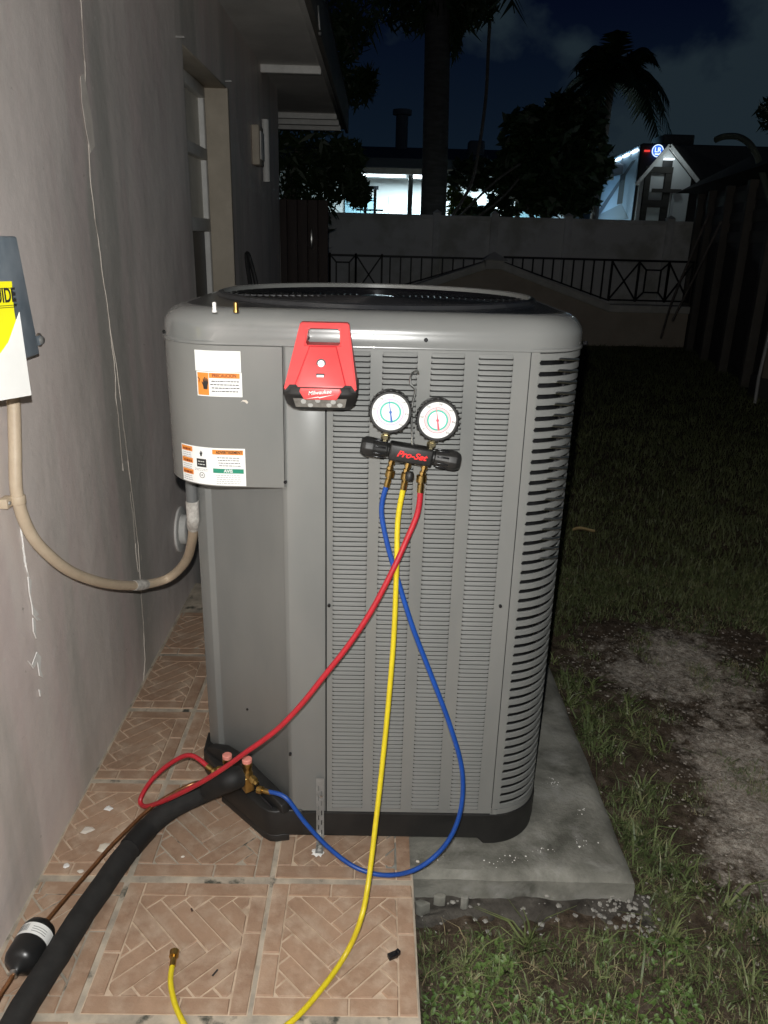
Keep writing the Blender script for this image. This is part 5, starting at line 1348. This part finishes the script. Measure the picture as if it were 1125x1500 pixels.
# shed on the right
A_ = Vector((3.95, 7.75)); B_ = Vector((4.78, 12.45)); dv = (B_-A_).normalized(); nv = Vector((dv.y, -dv.x))
sh = thing('garden_shed', 'dark timber garden shed with a hipped roof on the right side', 'shed', (A_.x, A_.y, -.1))
def sp(s, o, z): p = A_+dv*s+nv*o; return Vector((p.x, p.y, z))
LS = (B_-A_).length
def sbox(name, s0, s1, o0, o1, z0, z1, m):
    q = MB(); vs = [sp(s, o, z) for z in (z0, z1) for s, o in ((s0, o0), (s1, o0), (s1, o1), (s0, o1))]
    q.add(vs, [(0, 3, 2, 1), (4, 5, 6, 7), (0, 1, 5, 4), (1, 2, 6, 5), (2, 3, 7, 6), (3, 0, 4, 7)]); return q.build(name, m, sh, bevel=.004)
sbox('wall', -1.5, LS-.02, .10, .16, -.12, 2.12, SHED)
for s in (.9, 1.95, 3.0, 4.0, LS-.05): sbox('post', s-.06, s+.06, .0, .10, -.12, 2.14, SHEDP)
sbox('post', .08, .24, -.02, .12, .10, 2.14, mat('pale_post', (.20, .17, .13), .8)); sbox('post_base', .02, .30, -.07, .14, -.12, .14, SHED)
for z in (1.45, 1.68, 1.92):
    sbox('board', -1.5, LS-.1, .085, .099, z, z+.13, SHEDP)
sbox('end_wall', LS-.04, LS, .16, 3.4, -.12, 2.12, SHED)
q = MB(); e0, e1, e2, e3 = sp(-1.6, -.28, 2.16), sp(LS+.25, -.28, 2.16), sp(LS+.25, 3.6, 2.16), sp(-1.6, 3.6, 2.16); r0_, r1_ = sp(-1.6, 1.7, 3.3), sp(LS-1.4, 1.7, 3.25)
q.add([e0, e1, e2, e3, r0_, r1_], [(0, 1, 5, 4), (1, 2, 5), (2, 3, 4, 5), (0, 3, 2, 1), (0, 4, 3)]); q.build('roof', ROOFD, sh)
q = MB(); q.tube([sp(-.32, -.12, 1.2), sp(-.22, -.14, .2), sp(-.25, -.14, -.06)], .016, 8)
dp = q.build('downpipe', mat('pale_pipe', (.42, .42, .40), .5), sh, smooth=True)
# white gabled outhouse beyond the fence
oh = thing('white_outhouse', 'small white gabled outhouse with brown shingle roof beyond the fence', 'shed', (5.15, 15.0, -.1))
q = MB(); gl, gr, gk = 4.68, 5.60, 5.11
q.prism([(gl, -.1), (gr, -.1), (gr, 2.55), (gk, 3.03), (gl, 2.48)], 15.0, 15.05, axis='y'); q.build('gable_wall', mat('white_siding', (.75, .77, .76), .6), oh)
q = MB(); q.add([(gk, 14.9, 3.11), (gr+.10, 14.9, 2.54), (gr+.10+4, 19, 2.54), (gk+2.9, 19, 3.11)], [(0, 1, 2, 3)]); q.add([(gk, 14.9, 3.05), (gr+.10, 14.9, 2.48), (gr+.10+4, 19, 2.48), (gk+2.9, 19, 3.05)], [(3, 2, 1, 0)]); q.build('roof', SHINGLE, oh)
q = MB(); q.bar((gk, 14.93, 3.07), (gr+.10, 14.93, 2.50), .05, .06); q.bar((gk, 14.93, 3.07), (gl-.08, 14.93, 2.42), .05, .06); q.build('barge_board', TRIM, oh)
q = MB(); q.box((gr, 15.05, -.1), (gr+.05, 18.5, 2.5)); q.build('side_wall', SHED, oh)
q = MB(); q.box((5.05, 14.97, 2.70), (5.22, 14.999, 2.83)); q.build('vent', INK, oh)
MB().box((5.05, 14.90, 2.838), (5.22, 14.999, 2.862)).build('wall_lamp', mat('lamp_strip', (1, 1, 1), .5, emit=(.85, .95, 1), estr=1.2), oh)
wl_ = bpy.data.lights.new('outhouse_lamp', 'POINT'); wl_.energy = 2.2; wl_.shadow_soft_size = .05; wl_.color = (.80, .95, 1)
wlo = bpy.data.objects.new('outhouse_lamp', wl_); COL.objects.link(wlo); wlo.location = (5.13, 14.55, 2.86)
for x, w in ((4.80, .10), (5.17, .12)): MB().box((x-w/2, 14.93, -.1), (x+w/2, 14.998, 2.62)).build('door_frame', SHED, oh)
for z, h in ((2.62, .10), (2.05, .12)): MB().box((4.75, 14.92, z), (5.23, 14.997, z+h)).build('door_rail', SHED, oh)
MB().box((4.86, 14.985, 1.5), (5.10, 14.999, 2.04)).build('pane', mat('dim_pane', (.80, .86, .84), .5), oh)
MB().box((5.28, 14.96, 1.2), (5.33, 14.998, 2.30)).build('corner_trim', NEIGH, oh); MB().box((4.9, 14.90, 2.30), (5.42, 14.96, 2.36)).build('shelf_board', SHED, oh)
# caravan
rv = thing('caravan', 'tall white caravan lit blue with a glowing round logo beyond the fence', 'caravan', (6.5, 19, -.1))
cx0 = 5.56
q = MB(); q.prism([(cx0, 18.0), (8.8, 18.0), (9.6, 25.0), (6.15, 25.0)], -.0, 3.45); q.build('body', RVD, rv, bevel=.04)
q = MB(); q.add([(cx0-.012, 18.0, .0), (cx0-.012+.59, 25.0, .0), (cx0-.012+.59, 25.0, 3.40), (cx0-.012, 18.0, 3.40)], [(0, 1, 2, 3)]); q.add([(cx0-.03, 18.0, .0), (cx0-.03+.59, 25.0, .0), (cx0-.03+.59, 25.0, 3.40), (cx0-.03, 18.0, 3.40)], [(3, 2, 1, 0)]); q.build('side_panel', RVW, rv)
def rvs(s, z, o=.035): return (cx0-o+.59*s/7, 18.0+s, z)
q = MB(); q.add([rvs(1.1, 2.3), rvs(1.7, 2.3), rvs(1.7, 2.95), rvs(1.1, 2.95)], [(0, 1, 2, 3)]); q.build('window', INK, rv, fix=False)
q = MB(); q.add([rvs(.2, 3.15), rvs(.6, 3.15), rvs(6.5, 1.6), rvs(6.5, 1.35)], [(0, 1, 2, 3)]); q.build('stripe', mat('stripe_dark', (.10, .13, .18), .5), rv, fix=False)
q = MB(); q.add([rvs(.2, 1.95), rvs(1.2, 2.3), rvs(4.5, 2.1), rvs(6.5, 1.5), rvs(3, 1.9)], [(0, 1, 2, 3, 4)]); q.build('stripe', mat('stripe_grey', (.20, .26, .32), .5), rv, fix=False)
LEDM = mat('led_white', (1, 1, 1), .5, emit=(.75, .92, 1), estr=7)
q = MB()
for k in range(4): q.bar(rvs(.15+k*.85, 3.33, .05), rvs(.15+k*.85+.55, 3.33, .05), .03, .03)
q.build('led_strip', LEDM, rv)
q = MB(); q.box((6.08, 18.2, 3.45), (6.75, 19.0, 3.66)); q.build('roof_unit', RVD, rv, bevel=.03)
pl_ = at(963, 221, y=17.97)
q = MB(); q.lathe(pl_, (0, -1, 0), [(0, .125), (.02, .125)], 28); sg_ = q.build('logo_disc', mat('sign_blue', (.02, .08, .4), .4, emit=(.05, .22, 1.0), estr=.9), rv)
SW = mat('sign_white', (.8, .9, 1), .4, emit=(.7, .85, 1), estr=1.5)
q = MB()
for k in range(28):
    a0, a1 = 2*pi*k/28, 2*pi*(k+1)/28; q.add([pl_+Vector((r*cos(a), -.024, r*sin(a))) for r, a in ((.108, a0), (.125, a0), (.125, a1), (.108, a1))], [(0, 1, 2, 3)])
q.add([pl_+Vector(v) for v in ((-.06, -.024, -.075), (.03, -.024, -.085), (.085, -.024, -.03), (.02, -.024, -.055), (-.05, -.024, -.05))], [(0, 1, 2, 3, 4)])
q.build('logo_ring', SW, sg_, fix=False)
text('lettering', 'LR', .13, SW, sg_, Matrix.Translation(pl_+Vector((0, -.026, .012))-Vector(rv.location)) @ FRONT, bold=.003)
pr = at(948, 221, y=17.97); MB().box(pr-Vector((.06, .01, .018)), pr+Vector((.06, .01, .018))).build('marker_lamp', mat('lamp_red', (.6, .02, .02), .4, emit=(1, .06, .05), estr=.9), rv)
ll = bpy.data.lights.new('caravan_led', 'AREA'); ll.energy = 22; ll.size = 5; ll.size_y = .1; ll.shape = 'RECTANGLE'; ll.color = (.34, .70, 1)
lo = bpy.data.objects.new('caravan_led', ll); COL.objects.link(lo); lo.location = (5.15, 20.8, 3.30); lo.rotation_euler = (0, radians(38), radians(90-4.8)); 
dirv = Vector((.75, -.05, -.75)).normalized(); lo.rotation_euler = dirv.to_track_quat('-Z', 'Y').to_euler()
lo.rotation_euler = (Matrix(((0, -dirv.z*0-1*0, 0), (0, 0, 0), (0, 0, 0)))).to_euler() if 0 else dirv.to_track_quat('-Z', 'X').to_euler()

# neighbour's lit porch
nb = thing('neighbour_house', 'low neighbouring house with a brightly lit white porch beyond the fence', 'house', (1, 20, -.1))
q = MB(); q.box((-3.5, 22.0, -.1), (5.2, 22.2, 3.0)); q.build('wall', NEIGH, nb)
q = MB(); q.box((-3.8, 19.6, 2.88), (5.4, 22.2, 2.92)); q.build('porch_ceiling', NEIGH, nb)
q = MB(); q.prism([(19.3, 2.94), (19.3, 3.14), (23.0, 3.75), (24, 3.75), (24, 2.94)], -4, 5.6, axis='x'); q.build('roof', NROOF, nb)
MB().box((-3.9, 19.45, 2.82), (5.45, 19.58, 2.95)).build('porch_beam', TRIM, nb)
for x in (.73, 3.3, -1.9): MB().box((x-.055, 19.6, -.1), (x+.055, 19.72, 2.82)).build('porch_post', mat('porch_post', (.16, .17, .18), .6), nb)
MB().box((.25, 21.95, -.1), (1.25, 21.995, 2.45)).build('door', NEIGH, nb, bevel=.01)
for x0_, x1_ in ((-3.2, -2.0), (1.9, 3.0), (3.5, 4.6)):
    fw = MB(); fw.box((x0_, 21.93, .9), (x1_, 21.995, 2.3)); w3 = fw.build('window', NROOF, nb)
    MB().box((x0_+.07, 21.92, .97), ((x0_+x1_)/2-.03, 21.929, 2.23)).build('pane', mat('far_pane', (.25, .42, .48), .2), w3); MB().box(((x0_+x1_)/2+.03, 21.92, .97), (x1_-.07, 21.929, 2.23)).build('pane', mat('far_pane', (.25, .42, .48), .2), w3)
MB().box((-.9, 21.94, -.1), (-.15, 21.995, 2.42)).build('door', mat('pale_blue_door', (.30, .52, .62), .5), nb)
for x in (-.33, -.10): MB().box((x-.035, 19.9, -.1), (x+.035, 20.0, 2.50)).build('ladder_rail', INK, nb)
MB().box((-.55, 19.88, 2.02), (.10, 19.95, 2.06)).build('ladder_rung', NROOF, nb); MB().box((-.36, 19.9, 2.5), (-.02, 20.0, 2.58)).build('ladder_top', NROOF, nb)
q = MB(); q.tube([(.56, 22.5, 3.4), (.56, 22.5, 4.45)], .16, 12); q.lathe((.56, 22.5, 4.45), (0, 0, 1), [(0, .16), (.02, .25), (.14, .25), (.16, .1)], 12); q.build('chimney', NROOF, nb, smooth=True)
MB().box((2.2, 21, 3.4), (2.6, 21.4, 3.75)).build('roof_vent', NROOF, nb, bevel=.05)
MB().bar((-.45, 19.8, 2.80), (.62, 19.8, 2.80), .05, .05).build('lamp_tube', mat('tube_light', (1, 1, 1), .5, emit=(.85, .97, 1), estr=6), nb)
MB().bar((.80, 19.8, 2.80), (1.05, 19.8, 2.80), .06, .06).build('lamp_tube', mat('tube_light2', (1, 1, 1), .5, emit=(.85, .97, 1), estr=14), nb)
for nm, lc, e in (('porch_lamp', (.6, 20.6, 2.80), 210), ('porch_lamp', (2.6, 20.9, 2.80), 150)):
    l_ = bpy.data.lights.new(nm, 'AREA'); l_.energy = e; l_.size = 1.4; l_.size_y = .12; l_.shape = 'RECTANGLE'; l_.color = (.72, .93, 1)
    lo = bpy.data.objects.new(nm, l_); COL.objects.link(lo); lo.location = lc

# ================================================================== TREES
def leaf_cloud(name, parent, m, blobs, n, size, droop=.3, narrow=.45):
    vs = []; fs = []
    for k in range(n):
        c, r = random.choice(blobs); v = Vector((random.gauss(0, 1), random.gauss(0, 1), random.gauss(0, 1))).normalized()*(random.random()**.33)
        p = Vector(c)+Vector((v.x*r[0], v.y*r[1], v.z*r[2])); s = size*random.uniform(.6, 1.3)
        d1 = Vector((random.gauss(0, 1), random.gauss(0, 1), random.gauss(0, .6)-droop)).normalized(); d2 = d1.cross(Vector((random.gauss(0, 1), random.gauss(0, 1), random.gauss(0, 1)))).normalized()*narrow
        o = len(vs); vs += [tuple(p-d1*s), tuple(p+d2*s*.8-d1*s*.2), tuple(p+d1*s), tuple(p-d2*s*.8-d1*s*.2)]; fs.append((o, o+1, o+2, o+3))
    q = MB(); q.add(vs, fs); return q.build(name, m, parent, fix=False)
def px_blob(px, py, y, rx, rz): return (at(px, py, y=y), (rx*y/FPX*1.02, .7*(rx+rz)/2*y/FPX, rz*y/FPX*1.02))
t1 = thing('broadleaf_tree', 'dense dark round crowned tree beyond the fence left of the caravan', 'tree', (3.2, 16, -.1))
leaf_cloud('crown', t1, LEAF, [px_blob(*a) for a in ((815, 215, 16, 50, 50), (775, 200, 16, 36, 36), (850, 180, 16, 34, 30), (800, 262, 16, 60, 34), (860, 240, 16, 34, 40), (760, 250, 16, 30, 36), (830, 160, 16, 26, 18), (815, 296, 16, 56, 18))], 5200, .15, .25, .5)
q = MB(); q.tube([(3.3, 16, -.1), (3.25, 16, 1.6), (3.2, 16, 2.4)], [.14, .11, .07], 8); q.tube([(3.25, 16, 1.4), (2.7, 15.9, 2.3)], [.06, .03], 6); q.tube([(3.2, 16, 1.7), (3.7, 16.1, 2.7)], [.06, .03], 6); q.build('trunk', BARK, t1, smooth=True)
def palm(name, label, base, top, r0, r1, nf, L, m, lr=None, leafw=.035, droop=1.0, mat_tr=BARK, seed=1):
    R = random.Random(seed); t = thing(name, label, 'palm tree', base)
    q = MB(); q.tube([Vector(base)*(1-s)+Vector(top)*s+Vector((.03*sin(s*5), 0, 0)) for s in np.linspace(0, 1, 10)], [r0+(r1-r0)*s for s in np.linspace(0, 1, 10)], 14); q.build('trunk', mat_tr, t, smooth=True)
    for k in range(nf):
        a = 2*pi*k/nf+R.uniform(-.2, .2); el = R.uniform(.15, 1.2); pts = []; vs = []; fs = []
        for i in range(13):
            s = i/12; r = L*s*cos(el)*(1-.15*s); z = L*(s*sin(el)-droop*(.75)*s*s*cos(el)-.15*droop*s*s)
            pts.append(Vector(top)+Vector((r*cos(a), r*sin(a), z)))
        q = MB(); q.tube(pts, [.022*(1-.8*i/12)+.004 for i in range(13)], 5)
        for i in range(1, 13):
            for sd in (-1, 1):
                for jj in range(2):
                    p = pts[i-1].lerp(pts[i], jj*.5); dr_ = (pts[i]-pts[i-1]).normalized(); sdv = dr_.cross(Vector((0, 0, 1)));
                    if sdv.length < .05: sdv = Vector((1, 0, 0))
                    sdv.normalize(); ll_ = L*.30*(1-.55*abs(i/12-.4)); tip = p+(sdv*sd*.8+dr_*.5+Vector((0, 0, -.45*R.uniform(.6, 1.3))))*ll_
                    o = len(vs); vs += [tuple(p-dr_*leafw), tuple(p+dr_*leafw), tuple(tip)]; fs.append((o, o+1, o+2))
        q.add(vs, fs); q.build('frond', m, t, fix=False)
    return t
pc_ = at(905, 118, y=19); palm('feather_palm', 'dark feathery palm behind the round crowned tree', (pc_.x-.3, 19, -.1), (pc_.x-.1, 19, pc_.z), .10, .08, 30, 1.7, LEAF, leafw=.055, seed=4)
pt_ = at(650, -150, y=14.5); pbm = at(634, 318, y=14.5)
royal = palm('tall_palm', 'thick trunked tall palm rising past the top of the picture', (pbm.x-.02, 14.5, -.1), (pt_.x, 14.5, pt_.z), .235, .20, 16, 2.0, LEAF, leafw=.05, droop=1.25, mat_tr=mat('palm_trunk', (.12, .11, .105), .85, col2=(.075, .068, .062), scale=4, stretch=(1, 1, 5), bump=.4, bdist=.02), seed=9)
leaf_cloud('dead_skirt', royal, LEAF, [px_blob(600, 8, 14.5, 40, 30), px_blob(690, 5, 14.5, 34, 28), px_blob(645, -20, 14.5, 70, 40), px_blob(668, 30, 14.5, 10, 40)], 1500, .16, 1.1, .22)
# thin bent stem
q = MB(); q.tube(smooth_path([at(662, 318, y=15), at(690, 270, y=15), at(702, 215, y=15), at(712, 140, y=15), at(716, 60, y=15), at(722, -40, y=15)], 6), [.03]*31, 7)
tag(q.build('bent_sapling', BARK, smooth=True), 'thin bent bare stem rising to the right of the tall palm trunk', 'stem')
q = MB()
for a in (((700, 318), (735, 290), (760, 262)), ((672, 318), (700, 290), (730, 262), (762, 240))): q.tube(smooth_path([at(x, y, y=15.2) for x, y in a], 6), .022, 6)
tag(q.build('bare_branches', BARK, smooth=True), 'pair of slanting bare branches in front of the lit neighbour porch', 'branches')
t2 = thing('porch_shrub', 'yellow green lit shrub beside the tall palm trunk', 'shrub', (at(672, 318, y=18).x, 18, -.1))
leaf_cloud('foliage', t2, LEAFY, [px_blob(672, 302, 18, 15, 18), px_blob(665, 285, 18, 8, 16), px_blob(688, 300, 18, 10, 10)], 420, .13, -.4, .25)
t3 = thing('dark_shrub', 'loose dark shrub screening the right half of the lit porch', 'shrub', (at(710, 300, y=17).x, 17, -.1))
leaf_cloud('foliage', t3, LEAF, [px_blob(690, 262, 17, 34, 14), px_blob(735, 270, 17, 26, 22), px_blob(700, 243, 17, 30, 10), px_blob(740, 300, 17, 26, 16), px_blob(700, 312, 17, 30, 6)], 1100, .13, .2, .4)
t4 = thing('hanging_tree', 'dark drooping leaved tree beside the house eave', 'tree', (-.9, 9.5, -.1))
leaf_cloud('crown', t4, LEAF, [px_blob(*a) for a in ((450, 225, 9.5, 54, 36), (492, 262, 9.5, 36, 30), (446, 300, 9.5, 44, 50), (505, 235, 9.5, 26, 26), (524, 280, 9.5, 17, 20), (430, 360, 9.5, 46, 50))], 3600, .085, .7, .28)
q = MB(); q.tube([(-1.2, 9.8, -.1), (-1.15, 9.7, 1.4), (-.9, 9.6, 2.4)], [.12, .09, .05], 8); q.build('trunk', BARK, t4, smooth=True)
t5 = thing('overhanging_tree', 'dark leafy branches hanging past the roof edge', 'tree', (-.2, 11, -.1))
leaf_cloud('crown', t5, LEAF, [px_blob(*a) for a in ((515, 20, 11, 34, 55), (500, 80, 11, 20, 44), (520, 130, 11, 26, 22), (505, 45, 11, 30, 30), (536, 118, 11, 14, 14))], 1300, .10, .8, .26)
q = MB(); q.tube([(-2.2, 12.5, -.1), (-1.9, 12, 2.0), (-1.2, 11.4, 4.0), (-.5, 11, 4.6)], [.16, .12, .08, .04], 8); q.tube([(-1.2, 11.4, 4.0), (-.6, 11.1, 3.9), (-.3, 11, 3.5)], [.05, .03, .02], 6); q.build('trunk', BARK, t5, smooth=True)
# arching bare stem over the shed and a frond at the right edge
q = MB(); q.tube(smooth_path([at(1048, 205, y=9.5), at(1062, 200, y=9.5), at(1085, 202, y=9.3), at(1105, 220, y=9.1), at(1120, 265, y=9.0), at(1140, 345, y=8.9), at(1150, 420, y=8.9)], 6), .035, 7)
tag(q.build('arching_stem', mat('arch_stem', (.10, .12, .09), .7), smooth=True), 'arching bare stem curving over the dark shed roof', 'stem')
q = MB(); q.tube(smooth_path([at(1040, 310, y=9.2), at(1010, 380, y=9.4), at(985, 440, y=9.6), at(968, 495, y=9.9)], 6), .014, 6); q.tube(smooth_path([at(1056, 325, y=9.2), at(1020, 400, y=9.4), at(985, 470, y=9.7)], 6), .014, 6)
tag(q.build('leaning_canes', BARK, smooth=True), 'pair of thin canes leaning against the near corner of the shed', 'canes')
t6 = thing('edge_tree', 'dark leaves poking in at the right edge above the shed', 'tree', (at(1150, 160, y=12).x, 12, -.1))
leaf_cloud('crown', t6, LEAF, [px_blob(1150, 165, 12, 36, 26)], 500, .11, .5, .25)
q = MB(); p = at(1160, 160, y=12); q.tube([(p.x+.4, 12, -.1), (p.x+.2, 12, 2), (p.x, 12, p.z)], [.1, .08, .05], 8); q.build('trunk', BARK, t6, smooth=True)
# dark hedge and trees further back so that the yard does not end in a void
t7 = thing('far_hedge', 'dark low hedge behind the neighbouring house', 'hedge', (2, 30, -.1))
leaf_cloud('foliage', t7, LEAF, [((-14+i*2.6, 31, 1.2), (2.0, 1.4, 1.6+.5*sin(i*1.7))) for i in range(18)], 4200, .35, .1, .5)
